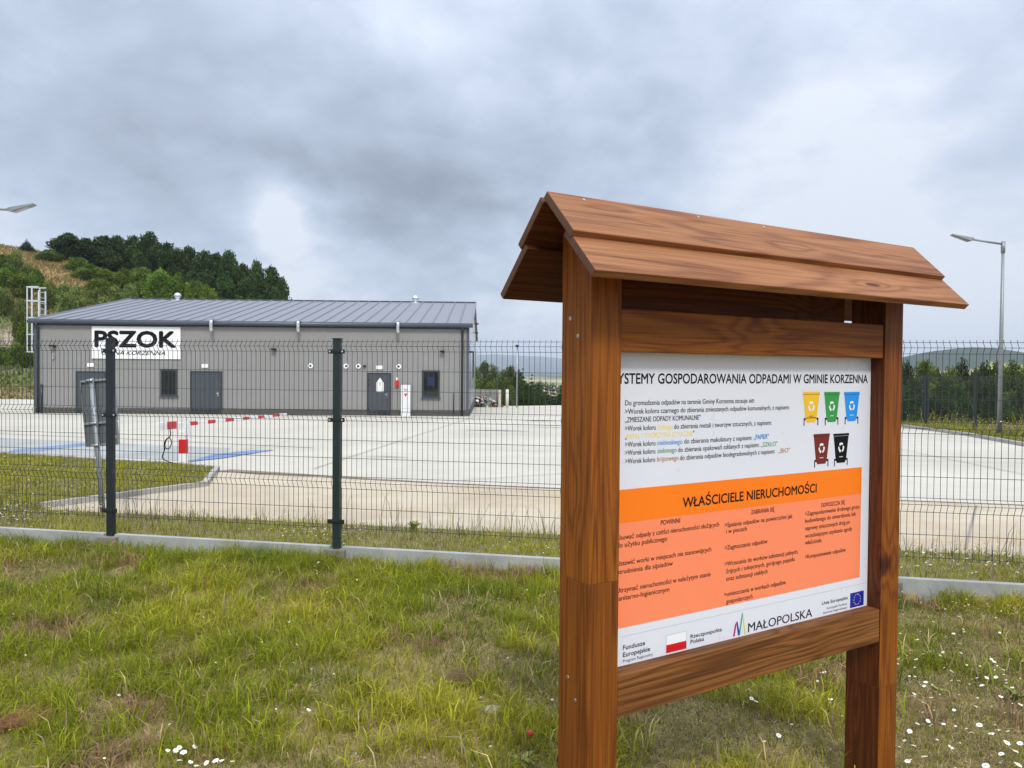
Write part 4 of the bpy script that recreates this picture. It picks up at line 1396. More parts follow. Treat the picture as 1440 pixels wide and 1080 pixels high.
def blades(name, x, y, z, h, w, lean, col, mat=None, bend=1.0):
    """one mesh of bent, tapering blades"""
    n = len(x)
    th = rng.uniform(0, 2 * np.pi, n)
    la = rng.uniform(0, 2 * np.pi, n)
    dx, dy = np.cos(th) * w / 2, np.sin(th) * w / 2
    lx, ly = np.cos(la) * lean * h, np.sin(la) * lean * h
    v = np.empty((n, 5, 3), np.float32)
    v[:, 0] = np.stack([x - dx, y - dy, z - 0.01], 1)
    v[:, 1] = np.stack([x + dx, y + dy, z - 0.01], 1)
    mx, my, mz = x + lx * 0.35, y + ly * 0.35, z + h * (0.62 - 0.12 * lean)
    v[:, 2] = np.stack([mx + dx * 0.8, my + dy * 0.8, mz], 1)
    v[:, 3] = np.stack([mx - dx * 0.8, my - dy * 0.8, mz], 1)
    v[:, 4] = np.stack([x + lx * bend, y + ly * bend, z + h * (1.0 - 0.45 * np.clip(lean, 0, 1.6))], 1)
    b = (np.arange(n) * 5)[:, None]
    loops = np.concatenate([b + np.array([[0, 1, 2, 3]]), b + np.array([[3, 2, 4]])], 1).ravel()
    starts = (np.arange(n)[:, None] * 7 + np.array([[0, 4]])).ravel()
    tone = np.repeat(col, 5, 0).reshape(n, 5, 3).copy()
    tone[:, :2] *= 0.8  # blade feet darkened: shade between the blades put into the colour
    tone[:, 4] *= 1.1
    return np_mesh(name, v.reshape(-1, 3), loops, starts, mat or M['grass'], tone.reshape(-1, 3))


G1 = np.array((0.235, 0.275, 0.018))
G2 = np.array((0.390, 0.370, 0.035))
G3 = np.array((0.105, 0.165, 0.020))
DRY = np.array((0.46, 0.365, 0.195))
RED = np.array((0.30, 0.165, 0.095))


def near_field():
    N = 1000000
    # more candidates close to the camera
    y = rng.uniform(2.6, 9.2, N)
    x = rng.uniform(-10.5, 10.5, N)
    keep = (np.abs(x) < 0.74 * y + 2.4) & (y < fence_y(x) - 0.05)
    x, y = x[keep], y[keep]
    big = fbm(x, y, 0.42, 3)
    mid = fbm(x + 31, y + 7, 1.5, 3)
    tuft = vnoise(x + 5, y - 3, 8.0)
    lush = big * 0.45 + mid * 0.55 + 0.10 * smooth(1.0, -3.5, x) + 0.05 - 0.06 * smooth(0.5, 3, x)
    dfen = fence_y(x) - y
    lush = lush + 0.22 * np.exp(-(dfen / 0.45) ** 2)
    p = np.clip((lush - 0.28) * 4.0, 0.36, 1) * (0.35 + 0.65 * smooth(0.28, 0.62, tuft))
    k = rng.random(len(x)) < p
    x, y, lush, mid, tuft, dfen = x[k], y[k], lush[k], mid[k], tuft[k], dfen[k]
    n = len(x)
    z = ground_z(x, y)
    h = (0.035 + 0.075 * rng.random(n) ** 1.4 + 0.075 * smooth(0.45, 0.7, tuft) * rng.random(n)) * (0.45 + 0.9 * np.clip((lush - 0.35) * 3, 0, 1))
    h += 0.05 * np.exp(-(dfen / 0.35) ** 2) * rng.random(n)
    w = rng.uniform(0.0026, 0.0058, n) * (0.8 + 0.05 * y)
    lean = rng.uniform(0.15, 1.5, n)
    a = fbm(x - 11, y + 3, 0.7, 3)
    t = np.clip((a - 0.36) * 3.2 + rng.normal(0, 0.24, n), 0, 1)[:, None]
    col = G1 * (1 - t) + G2 * t
    t3 = np.clip((0.47 - mid) * 4 + rng.normal(0, 0.2, n), 0, 0.8)[:, None]
    col = col * (1 - t3) + G3 * t3
    dr = rng.random(n) < np.clip(0.62 - 1.0 * (lush - 0.36) * 3.0, 0.10, 0.75)
    col[dr] = DRY * rng.uniform(0.6, 1.25, (dr.sum(), 1))
    h[dr] *= 0.75
    rd = rng.random(n) < 0.03
    col[rd] = RED
    pm_ = smooth(0.60, 0.74, vnoise(x + 3.3, y + 1.7, 1.8)) * smooth(0.35, 0.6, vnoise(x, y, 6.0))
    sel = rng.random(n) < pm_ * 0.9
    col[sel] = np.array((0.33, 0.215, 0.125))
    h[sel] *= 0.6
    col *= rng.uniform(0.55, 1.5, (n, 1))
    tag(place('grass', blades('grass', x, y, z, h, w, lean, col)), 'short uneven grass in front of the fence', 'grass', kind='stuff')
    # longer, broader blades arching out of the lush tufts
    kk = (rng.random(n) < 0.13) & (lush > 0.44) & (tuft > 0.45)
    m = int(kk.sum())
    c2 = col[kk] * rng.uniform(0.85, 1.5, (m, 1))
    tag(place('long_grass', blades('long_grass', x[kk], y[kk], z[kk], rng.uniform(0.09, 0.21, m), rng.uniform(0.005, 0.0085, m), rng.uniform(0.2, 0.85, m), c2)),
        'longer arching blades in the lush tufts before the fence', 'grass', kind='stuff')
    # dead thatch lying on the soil
    n = 520000
    y = rng.uniform(2.6, 8.0, n)
    x = rng.uniform(-8, 8, n)
    k = (np.abs(x) < 0.74 * y + 2.4) & (y < fence_y(x) - 0.05)
    x, y = x[k], y[k]
    lu = fbm(x, y, 0.42, 3) * 0.45 + fbm(x + 31, y + 7, 1.5, 3) * 0.55 + 0.10 * smooth(1.0, -3.5, x) + 0.05 - 0.06 * smooth(0.5, 3, x)
    k = rng.random(len(x)) < np.clip(1.25 - (lu - 0.36) * 5, 0.25, 1)
    x, y = x[k], y[k]
    n = len(x)
    pick = rng.random(n)
    col = np.where((pick < 0.52)[:, None], DRY, np.where((pick < 0.66)[:, None], np.array((0.17, 0.12, 0.065)), np.array((0.33, 0.32, 0.06)))) * rng.uniform(0.55, 1.35, (n, 1))
    tag(place('dry_thatch', blades('dry_thatch', x, y, ground_z(x, y) + 0.008, rng.uniform(0.015, 0.055, n), rng.uniform(0.002, 0.005, n), rng.uniform(0.7, 2.4, n), col)),
        'dead straw lying between the grass tufts', 'dry grass', kind='stuff')
    # long seed stalks
    n = 900
    y = rng.uniform(3.0, 8.8, n)
    x = rng.uniform(-8, 8, n)
    k = (y < fence_y(x) - 0.1)
    x, y = x[k], y[k]
    n = len(x)
    col = np.where((rng.random(n) < 0.5)[:, None], np.array((0.30, 0.20, 0.11)), np.array((0.26, 0.28, 0.08))) * rng.uniform(0.7, 1.2, (n, 1))
    tag(place('seed_stalks', blades('seed_stalks', x, y, ground_z(x, y), rng.uniform(0.12, 0.26, n), np.full(n, 0.004), rng.uniform(0.1, 0.5, n), col)),
        'thin seed stalks standing above the grass', 'grass', kind='stuff')


def verge_z(y):
    return plane_z(y) + 0.012


def far_grass(name, label, poly, n, zf, hr, wr, cols, tall=0.0, box=None, dens=None):
    xs = [p[0] for p in poly]
    ys_ = [p[1] for p in poly]
    b = box or (min(xs), max(xs), min(ys_), max(ys_))
    x = rng.uniform(b[0], b[1], n)
    y = rng.uniform(b[2], b[3], n)
    k = in_poly(x, y, poly)
    x, y = x[k], y[k]
    f = fbm(x, y, 0.9, 3)
    if dens:
        kk = rng.random(len(x)) < dens(x, y)
        x, y, f = x[kk], y[kk], f[kk]
    n = len(x)
    tuft = vnoise(x, y, 3.0)
    h = rng.uniform(hr[0], hr[1], n) * (0.5 + f) * (0.6 + 0.8 * tuft)
    if tall:
        tl = rng.random(n) < tall
        h[tl] *= rng.uniform(2.5, 5.0, tl.sum())
    t = np.clip((f - 0.35) * 3 + rng.normal(0, 0.3, n), 0, 1)[:, None]
    col = cols[0] * (1 - t) + cols[1] * t
    d = rng.random(n) < np.clip(0.8 - 1.2 * f, 0.08, 0.6)
    col[d] = DRY * rng.uniform(0.6, 1.1, (d.sum(), 1))
    col *= rng.uniform(0.5, 1.45, (n, 1))
    zz_ = zf(y) if zf else ground_z(x, y)
    if zf is None:
        gt = ground_tone(x, y)
        col = col * 0.35 + gt * 0.75 * rng.uniform(0.75, 1.3, (n, 1))
    tag(place(name, blades(name, x, y, zz_, h, rng.uniform(wr[0], wr[1], n), rng.uniform(0.2, 1.3, n), col)), label, 'grass', kind='stuff')


near_field()
far_grass('verge_grass', 'narrow strip of grass between the fence and the concrete', VERGE, 120000, verge_z, (0.03, 0.12), (0.004, 0.008), (G1 * 0.9, G2), tall=0.01, box=(-8.5, 8, 4.6, 11))
far_grass('island_grass', 'grass island behind the fence at the left', ISLAND, 190000, lambda y: plane_z(y) + 0.05, (0.03, 0.11), (0.006, 0.012), (G1, G2), box=(-18, -4, 9, 20))
far_grass('bank_grass', 'weedy grass along the right edge of the yard', RV, 130000, lambda y: plane_z(y) + 0.06, (0.06, 0.22), (0.012, 0.03), (G1 * 0.9, G2 * 0.95), tall=0.03, box=(13, 19, 12, 46))


far_grass('hill_grass', 'dry and green tussocks on the open hillside', [(-110, 128), (-20, 128), (-14, 60), (-30, 56), (-62, 56)], 90000, None, (0.22, 0.6), (0.07, 0.18), (np.array((0.20, 0.21, 0.05)), np.array((0.13, 0.17, 0.035))))


def flower_dots(name, label, pts, r, cols, hr):
    """tiny flower heads, each a small tilted hexagon with a thin stalk"""
    mbv, loops, starts, tone = [], [], [], []
    n = len(pts)
    o = 0
    for i, (x, y, z) in enumerate(pts):
        h = random.uniform(*hr)
        rr = r * random.uniform(0.6, 1.25)
        tx, ty = random.uniform(-0.5, 0.5), random.uniform(-0.6, 0.2)
        c_ = cols[i % len(cols)]
        for k in range(6):
            a = k * math.pi / 3
            mbv.append((x + rr * math.cos(a), y + rr * math.sin(a), z + h + rr * (tx * math.cos(a) + ty * math.sin(a))))
            tone.append(c_)
        mbv.append((x, y, z + h + rr * 0.45))
        tone.append(c_)
        for k in range(6):
            starts.append(len(loops))
            loops += [o + k, o + (k + 1) % 6, o + 6]
        mbv += [(x - 0.001, y, z), (x + 0.001, y, z), (x, y, z + h)]
        tone += [(0.10, 0.13, 0.03)] * 3
        starts.append(len(loops))
        loops += [o + 7, o + 8, o + 9]
        o += 10
    me = np_mesh(name, np.array(mbv), loops, starts, M['flower_dots'], np.array(tone))
    return tag(place(name, me), label, 'flowers', kind='stuff')


pts = []
while len(pts) < 420:
    x, y = random.uniform(-6.5, 6.5), random.uniform(3.2, 8.4)
    if y > fence_y(x) - 0.15 or abs(x) > 0.75 * y:
        continue
    pr = 0.05 + 0.5 * math.exp(-((fence_y(x) - y) / 0.8) ** 2) + (0.45 if x > 1.6 else 0)
    if vnoise(np.array([x]), np.array([y]), 1.3)[0] < 0.42 or random.random() > pr:
        continue
    pts.append((x, y, float(ground_z(x, y))))
flower_dots('clover_flowers', 'tiny white clover heads scattered in the near grass', pts, 0.0075, [(0.78, 0.78, 0.70), (0.70, 0.68, 0.55)], (0.04, 0.13))
pts = []
while len(pts) < 1500:
    x = random.uniform(-7.5, 6.5)
    y = fence_y(x) + random.uniform(0.12, 1.35)
    if vnoise(np.array([x]), np.array([y]), 1.1)[0] < 0.35:
        continue
    pts.append((x, y, verge_z(y)))
while len(pts) < 1850:
    x, y = random.uniform(-12, -4.8), random.uniform(9.5, 16)
    if in_poly(np.array([x]), np.array([y]), ISLAND)[0]:
        pts.append((x, y, plane_z(y) + 0.05))
flower_dots('verge_flowers', 'tiny pale flower heads in the grass strip behind the fence', pts, 0.011, [(0.74, 0.74, 0.66), (0.72, 0.66, 0.30), (0.66, 0.62, 0.50), (0.55, 0.45, 0.50)], (0.05, 0.16))
pts = []
for _ in range(420):
    y = random.uniform(17, 34)
    x = random.uniform(14.2, 17.5)
    if in_poly(np.array([x]), np.array([y]), RV)[0]:
        pts.append((x, y, plane_z(y) + 0.1))
flower_dots('bank_flowers', 'yellow and red wildflower specks along the right verge', pts, 0.028, [(0.60, 0.52, 0.10), (0.70, 0.66, 0.50), (0.55, 0.12, 0.05), (0.55, 0.50, 0.12)], (0.15, 0.5))

# thin weeds standing along the strip behind the fence
n = 420
x = rng.uniform(-8, 7, n)
y = fence_y(x) + rng.uniform(0.5, 1.4, n)
wc = np.where((rng.random(n) < 0.5)[:, None], np.array((0.13, 0.12, 0.05)), np.array((0.22, 0.24, 0.06))) * rng.uniform(0.6, 1.2, (n, 1))
tag(place('weed_stalks', blades('weed_stalks', x, y, verge_z(y), rng.uniform(0.15, 0.48, n) * (0.4 + vnoise(x, y, 1.4)), np.full(n, 0.006), rng.uniform(0.05, 0.45, n), wc)),
    'thin weed stalks standing in the strip behind the fence', 'weeds', kind='stuff')

# pebbles
pb = MB()
for _ in range(1100):
    x, y = random.uniform(-1.5, 5.0), random.uniform(3.1, 6.2)
    if y > fence_y(x) - 0.2 or vnoise(np.array([x]), np.array([y]), 1.7)[0] < 0.50:
        continue
    r = random.uniform(0.004, 0.013)
    pb.sphere((x, y, float(ground_z(x, y)) + r * 0.4), r, 6, 4, sc=(random.uniform(0.8, 1.4), random.uniform(0.8, 1.3), random.uniform(0.5, 0.8)))
tag(pb.build('pebbles', M['stone']), 'small pale pebbles on the bare soil', 'pebbles', kind='stuff')


ORD = ['first', 'second', 'third', 'fourth', 'fifth', 'sixth', 'seventh', 'eighth', 'ninth', 'tenth', 'eleventh', 'twelfth', 'thirteenth', 'fourteenth', 'fifteenth', 'sixteenth', 'seventeenth', 'eighteenth', 'nineteenth', 'twentieth',
       'twenty first', 'twenty second', 'twenty third', 'twenty fourth']
# ------------------------------------------------------------------ daisies, one by one


def daisy_meshes():
    pe = MB()
    n = 15
    for k in range(n):
        a = 2 * math.pi * k / n + random.uniform(-0.06, 0.06)
        ca, sa = math.cos(a), math.sin(a)
        L, w, dr = 0.0125 * random.uniform(0.85, 1.1), 0.0024, random.uniform(-0.003, 0.001)
        P = [(0.003, -w * 0.5, 0), (0.003, w * 0.5, 0), (L * 0.75, w, dr * 0.4), (L, w * 0.45, dr), (L, -w * 0.45, dr), (L * 0.75, -w, dr * 0.4)]
        pe.add([(p[0] * ca - p[1] * sa, p[0] * sa + p[1] * ca, p[2]) for p in P], [(0, 5, 4, 3, 2, 1)[::-1]])
    return pe.mesh('petals', M['petal']), MB().sphere((0, 0, 0), 0.0045, 8, 6, sc=(1, 1, 0.7), half=True).mesh('centre', M['disc'])


pet_me, cen_me = daisy_meshes()
stem_me = MB().tube([(0, 0, -0.14), (0.006, 0.002, -0.07), (0, 0, -0.001)], 0.0011, 4).mesh('stem', M['stem'])
proto = None


def daisy(x, y, h, label, sc_=1.0, tilt=0.35, group='white daisies in the near grass'):
    global proto
    z = float(ground_z(x, y))
    if proto is None:
        proto = thing('daisy', label, 'flower', (0, 0, 0), 0, group)
        place('petals', pet_me, proto)
        place('centre', cen_me, proto)
        place('stem', stem_me, proto)
        o = proto
    else:
        o = copy_tree(proto)
    o.location = (x, y, z + h)
    o.rotation_euler = (tilt * random.uniform(0.4, 1.3), random.uniform(-0.3, 0.3), random.uniform(0, 6.28))
    o.rotation_euler.rotate(Matrix.Rotation(0.0, 3, 'Z'))
    o.scale = (sc_,) * 3
    o['label'] = label
    o['group'] = group


def at_ground(px, py, h=0.0):
    """point of the near ground under a place in the frame"""
    d = fw + rt * ((px - 720) / 1080) + up * ((540 - py) / 1080)
    t = 3.0
    for _ in range(12):
        p = d * t
        z = float(ground_z(p.x, p.y)) + h
        t = (z - EYE) / d.z
    return (d * t).x, (d * t).y


corner = [(1284, 1053), (1337, 1058), (1350, 1042), (1366, 1039), (1394, 1036), (1377, 1027), (1404, 1031), (1416, 1046), (1428, 1058), (1408, 1058), (1358, 1072), (1300, 1070), (1276, 1069), (1432, 1073), (1434, 1052),
          (1386, 1074), (1279, 1032), (1290, 1020)]
for i, (px, py) in enumerate(sorted(corner)):
    x, y = at_ground(px, py, 0.08)
    daisy(x, y, random.uniform(0.07, 0.11), 'white daisy in the cluster at the lower right corner, %s from the left' % ORD[i], random.uniform(0.9, 1.25))
patch = [(236, 1057), (247, 1060), (253, 1068), (258, 1061), (268, 1074), (277, 1075), (290, 1078), (303, 1074), (312, 1068), (274, 1048), (252, 1055), (327, 1076)]
for i, (px, py) in enumerate(sorted(patch)):
    x, y = at_ground(px, py, 0.07)
    daisy(x, y, random.uniform(0.06, 0.09), 'white daisy in the small patch at the bottom left, %s from the left' % ORD[i], random.uniform(0.9, 1.2))
for px, py, lb in ((1159, 945, 'white daisy below the lower beam, nearest the right post'), (1168, 983, 'white daisy low between the two posts, right of a pair'), (1057, 982, 'white daisy between the posts, left of the pebbles'),
                   (1063, 986, 'white daisy between the posts, just above the pebbles'), (1095, 1034, 'white daisy seen low between the two posts'), (1074, 1042, 'white daisy at the bottom between the posts'),
                   (434, 998, 'single white daisy in the middle of the left grass')):
    x, y = at_ground(px, py, 0.08)
    daisy(x, y, 0.08, lb)
random.seed(21)
cnt = 0
while cnt < 46:
    px, py = random.uniform(1274, 1440), random.uniform(850, 1015)
    x, y = at_ground(px, py, 0.08)
    if y > fence_y(x) - 0.2:
        continue
    daisy(x, y, random.uniform(0.06, 0.12), 'small white daisy in the thin grass right of the board, behind the corner cluster', random.uniform(0.7, 1.0))
    cnt += 1

# broad leaved plants


def leaf_plant(px, py, n, L, label, mat, flower=False, loc=None, upright=0.7):
    x, y = loc if loc else at_ground(px, py)
    z = float(ground_z(x, y)) if y < fence_y(x) else verge_z(y)
    t = thing('broadleaf_plant', label, 'plant', (x, y, z))
    for k in range(n):
        a = 2.4 * k + random.random()
        el = upright + random.uniform(-0.3, 0.3)
        l = L * random.uniform(0.7, 1.1)
        w = l * 0.22
        m_ = Matrix.Rotation(a, 4, 'Z') @ Matrix.Rotation(-el, 4, 'Y')
        vs = [(0, -0.003, 0), (0, 0.003, 0), (l * 0.3, w * 0.8, 0.01), (l * 0.6, w, 0), (l * 0.85, w * 0.6, -0.01), (l, 0, -0.03), (l * 0.85, -w * 0.6, -0.01), (l * 0.6, -w, 0), (l * 0.3, -w * 0.8, 0.01), (l * 0.3, 0, -0.002), (l * 0.6, 0, -0.012)]
        fs = [(0, 1, 2, 9), (0, 9, 8), (9, 2, 3, 10), (8, 9, 10, 7), (10, 3, 4, 5), (7, 10, 5, 6)]
        MB().add([m_ @ Vector(v) for v in vs], fs, smooth=True).build('leaf', mat, t)
    if flower:
        for dx_ in (0.03, 0.16):
            MB().tube([(dx_, 0, 0), (dx_ + 0.01, 0, 0.12)], 0.002, 5).build('stem', M['stem'], t)
            MB().sphere((dx_ + 0.01, 0, 0.13), 0.012, 8, 6, sc=(1, 1, 1.2)).build('flower', M['red_flower'], t)
    return t


LG = plain('fresh_leaf', (0.15, 0.23, 0.030), 0.55, var=0.2, scale=20)
LG2 = plain('yellowing_leaf', (0.22, 0.26, 0.04), 0.55, var=0.2, scale=20)
leaf_plant(733, 1072, 6, 0.075, 'yellow green seedling with two red flowers left of the board post', LG2, True)
leaf_plant(1322, 975, 6, 0.06, 'yellow green broadleaf plant right of the board', LG2)
leaf_plant(1424, 990, 8, 0.095, 'upright green broadleaf plant at the right edge of the frame', LG, upright=1.2)
leaf_plant(1307, 925, 6, 0.07, 'small bright broadleaf weed nearer the kerb, right of the board', LG)
leaf_plant(530, 912, 5, 0.05, 'small upright weed in the middle of the left grass', LG)
leaf_plant(0, 0, 7, 0.13, 'broad yellow green weed standing in the strip behind the fence', LG2, loc=(-1.02, 8.05), upright=1.1)
leaf_plant(715, 1010, 6, 0.07, 'small weed beside the pale stone in the grass', LG)
st = MB().sphere((0, 0, 0), 0.05, 9, 6, sc=(1.2, 0.8, 0.5))
x, y = at_ground(693, 1002)
tag(st.build('stone', M['stone'], loc=(x, y, float(ground_z(x, y)) + 0.01)), 'pale flat stone in the grass left of the board', 'stone')
x, y = at_ground(644, 1018)
tag(MB().sphere((0, 0, 0), 0.028, 8, 5, sc=(1.2, 0.8, 0.6)).build('stone', M['stone'], loc=(x, y, float(ground_z(x, y)) + 0.01)), 'smaller grey stone left of the pale flat one', 'stone')
for px, py, r, cl, lb in ((34, 1022, 0.11, np.array((0.42, 0.215, 0.125)), 'reddish dry grass tuft at the lower left edge'), (262, 935, 0.12, np.array((0.30, 0.19, 0.11)), 'brown dry tuft in the middle of the left lawn'),
                          (655, 960, 0.10, np.array((0.34, 0.24, 0.14)), 'brown dry tuft left of the board')):
    x, y = at_ground(px, py)
    n = 1500
    a = rng.uniform(0, 6.28, n)
    q = r * np.sqrt(rng.random(n))
    xx, yy = x + q * np.cos(a), y + q * np.sin(a) * 0.8
    me = blades('dry_tuft', xx, yy, ground_z(xx, yy) + 0.02, rng.uniform(0.03, 0.08, n), np.full(n, 0.0028), rng.uniform(0.5, 1.6, n), cl * rng.uniform(0.7, 1.3, (n, 1)))
    tag(place('dry_grass_tuft', me), lb, 'grass tuft')

# ------------------------------------------------------------------ trees


def leaf_cloud(name, blobs, n, size, cols, conifer=False, shell=0.42):
    """many leaf-sized faces through the crown volume; colours are the leaves' own"""
    tot = sum(b[3] ** 2 for b in blobs)
    P, C = [], []
    for (bx, by, bz, br, sz) in blobs:
        k = max(20, int(n * br * br / tot))
        d = rng.normal(size=(k, 3))
        d /= np.linalg.norm(d, axis=1)[:, None]
        r = br * (shell + (1 - shell) * rng.random(k) ** 0.6)
        lump = 0.66 + 0.66 * vnoise(d[:, 0] * 2.2 + bx * 3, d[:, 1] * 2.2 + d[:, 2] * 2.2 + by, 1.5)
        p = d * (r * lump)[:, None]
        p[:, 2] *= sz
        P.append(p + np.array([bx, by, bz]))
        c_ = cols[0] + (cols[1] - cols[0]) * rng.random((k, 1))
        C.append(c_ * rng.uniform(0.6, 1.45))
    P, C = np.vstack(P), np.vstack(C)
    n = len(P)
    C = C * rng.uniform(0.7, 1.35, (n, 1))
    a = rng.normal(size=(n, 3))
    a /= np.linalg.norm(a, axis=1)[:, None]
    b = rng.normal(size=(n, 3))
    b -= a * (a * b).sum(1)[:, None]
    b /= np.linalg.norm(b, axis=1)[:, None]
    s_ = (size * rng.uniform(0.6, 1.4, n))[:, None]
    v = np.stack([P - a * s_, P - b * s_ * 0.55, P + a * s_, P + b * s_ * 0.55], 1).reshape(-1, 3)
    return np_mesh(name, v, np.arange(4 * n), np.arange(n) * 4, M['leaf'], np.repeat(C, 4, 0))


def broadleaf(seed, H, R, cols, n, size, low=0.25):
    r_ = np.random.default_rng(seed)
    blobs = []
    k = 22
    for i in range(k):
        t = i / (k - 1)
        zc = H * (low + (0.88 - low) * t)
        rad = R * (0.66 * math.sin(math.pi * (0.20 + 0.72 * t)) + 0.02) * r_.uniform(0.5, 1.1)
        a = 2.4 * i + r_.uniform(-0.5, 0.5)
        blobs.append((rad * math.cos(a), rad * math.sin(a), zc, R * r_.uniform(0.30, 0.58) * (1.12 - 0.42 * t), r_.uniform(0.75, 1.0)))
    cr = leaf_cloud('crown', blobs, n, size, cols)
    tm = MB().tube([(0, 0, -0.3), (0.03, 0, H * 0.3), (0, 0.05, H * 0.6), (0.05, 0, H * 0.88)], [R * 0.07, R * 0.055, R * 0.035, R * 0.01], 7)
    for i in range(6):
        b = blobs[3 * i]
        tm.tube([(0, 0, b[2] * 0.55), (b[0] * 0.5, b[1] * 0.5, b[2] * 0.8), (b[0], b[1], b[2])], [R * 0.03, R * 0.02, R * 0.006], 5)
    return cr, tm.mesh('trunk', M['bark'])


def conifer(seed, H, R, cols, n, size):
    blobs = []
    k = 12
    r_ = np.random.default_rng(seed)
    for i in range(k):
        t = i / (k - 1)
        rad = R * (1 - t) ** 0.9
        for j in range(5 if t < 0.85 else 1):
            a = j * 1.257 + i * 0.8
            blobs.append((rad * 0.6 * math.cos(a), rad * 0.6 * math.sin(a), H * (0.10 + 0.86 * t) - rad * 0.1, max(0.09 * R, rad * 0.5 * r_.uniform(0.8, 1.1)), 0.5))
    cr = leaf_cloud('crown', blobs, n, size, cols, shell=0.3)
    tm = MB().tube([(0, 0, -0.3), (0, 0, H * 0.97)], [R * 0.09, R * 0.01], 7)
    return cr, tm.mesh('trunk', M['bark'])


DG = (np.array((0.022, 0.044, 0.012)), np.array((0.058, 0.092, 0.024)))
MG = (np.array((0.075, 0.125, 0.016)), np.array((0.135, 0.200, 0.030)))
YG = (np.array((0.075, 0.115, 0.022)), np.array((0.150, 0.190, 0.042)))
OG = (np.array((0.100, 0.135, 0.032)), np.array((0.180, 0.215, 0.060)))
CG = (np.array((0.018, 0.036, 0.018)), np.array((0.040, 0.065, 0.030)))
PROTO = {
    'dark': [broadleaf(s_, 8.0, 3.2, DG, 12000, 0.20, 0.16) for s_ in (1, 2, 3, 16)],
    'green': [broadleaf(s_, 5.0, 2.6, MG, 10000, 0.15, 0.10) for s_ in (4, 5, 6)],
    'olive': [broadleaf(s_, 4.0, 2.4, OG, 8000, 0.14, 0.10) for s_ in (7, 8)],
    'young': [broadleaf(s_, 5.0, 1.9, YG, 9000, 0.085, 0.10) for s_ in (9, 10, 11)],
    'darkyoung': [broadleaf(s_, 5.0, 1.9, DG, 9000, 0.085, 0.08) for s_ in (12, 13)],
    'spruce': [conifer(s_, 6.0, 1.7, CG, 6500, 0.10) for s_ in (14, 15)],
}
PH = {'dark': 8.0, 'green': 5.0, 'olive': 4.0, 'young': 5.0, 'darkyoung': 5.0, 'spruce': 6.0}
PRR = {'dark': 3.2, 'green': 2.6, 'olive': 2.4, 'young': 1.9, 'darkyoung': 1.9, 'spruce': 1.7}
tcount = [0]


def tree(kind, px, ytop, Y, wpx, label, group, name='tree', cat='tree', dz=0.0):
    """a tree whose foot stands on the ground at distance Y, in the direction px; top and width as seen"""
    X = (px - 720) / 1080 * Y
    z0 = float(ground_z(X, Y)) + dz
    hz = 520 + 0.0085 * (px - 720)
    ztop = EYE + (hz - ytop) / 1080 * Y
    h = max(0.8, ztop - z0)
    wd = wpx / 1080 * Y
    i = tcount[0]
    tcount[0] += 1
    cr, tr = PROTO[kind][i % len(PROTO[kind])]
    t = thing(name, label, cat, (X, Y, z0), random.uniform(0, 6.28), group)
    t.scale = (wd / (2 * PRR[kind] * 1.05), wd / (2 * PRR[kind] * 1.05), h / PH[kind])
    place('trunk', tr, t)
    place('crown', cr, t)
    return t


tree('spruce', 38, 336, 119, 24, 'lone small spruce standing on the bare ridge at the left', None, 'spruce_tree')
crest = [(75, 352, 116, 34), (97, 327, 118, 46), (122, 336, 120, 40), (145, 332, 121, 40), (166, 331, 119, 38), (187, 330, 121, 40), (209, 327, 118, 44), (232, 341, 121, 38), (250, 348, 119, 34), (266, 344, 120, 36), (286, 352, 118, 38),
         (304, 356, 120, 36), (322, 351, 117, 36), (342, 368, 119, 36), (360, 366, 116, 34), (380, 374, 117, 36), (397, 388, 115, 24)]
for i, (px, yt, Y, w) in enumerate(crest):
    tree('dark', px, yt, Y, w * 1.15, 'dark broadleaf tree in the wood on the hill crest, %s from the left' % ORD[i], 'dark trees along the hill crest')
row2 = [(70, 352, 112, 30), (108, 362, 108, 30), (128, 372, 106, 30), (150, 380, 104, 30), (176, 378, 103, 34), (200, 375, 102, 36), (224, 380, 101, 36), (248, 386, 100, 36), (272, 394, 99, 34), (292, 404, 98, 28), (118, 378, 104, 26),
        (140, 392, 98, 32), (320, 395, 104, 34), (345, 392, 106, 34), (368, 396, 106, 30), (388, 402, 106, 26)]
for i, (px, yt, Y, w) in enumerate(sorted(row2)):
    tree('green' if px < 300 else 'dark', px, yt, Y, w * 1.2, 'lighter tree on the slope below the dark crest, %s from the left' % ORD[i], 'lighter trees below the crest')
shr = [(4, 358, 100, 22), (22, 354, 98, 24), (40, 372, 94, 26), (12, 372, 92, 30), (52, 378, 92, 22), (30, 386, 88, 30), (70, 395, 86, 26), (90, 400, 86, 26), (112, 402, 84, 32), (136, 406, 83, 34), (160, 402, 83, 34), (182, 400, 84, 30), (98, 412, 80, 30),
       (124, 418, 79, 30), (30, 420, 73, 26), (36, 450, 68, 28), (5, 404, 80, 26)]
for i, (px, yt, Y, w) in enumerate(sorted(shr)):
    tree('olive' if px > 60 or i % 2 else 'green', px, yt, Y, w * 1.15, 'olive green bush on the lower hillside, %s from the left' % ORD[i], 'bushes on the hillside', 'bush', 'bush')
for i, (px, yt, w) in enumerate(((-14, 484, 34), (6, 488, 30), (22, 482, 30), (38, 486, 26))):
    tree('green', px, yt, 65, w, 'low green bush above the bank left of the building, %s from the left' % ORD[i], 'bushes above the left bank', 'bush', 'bush')
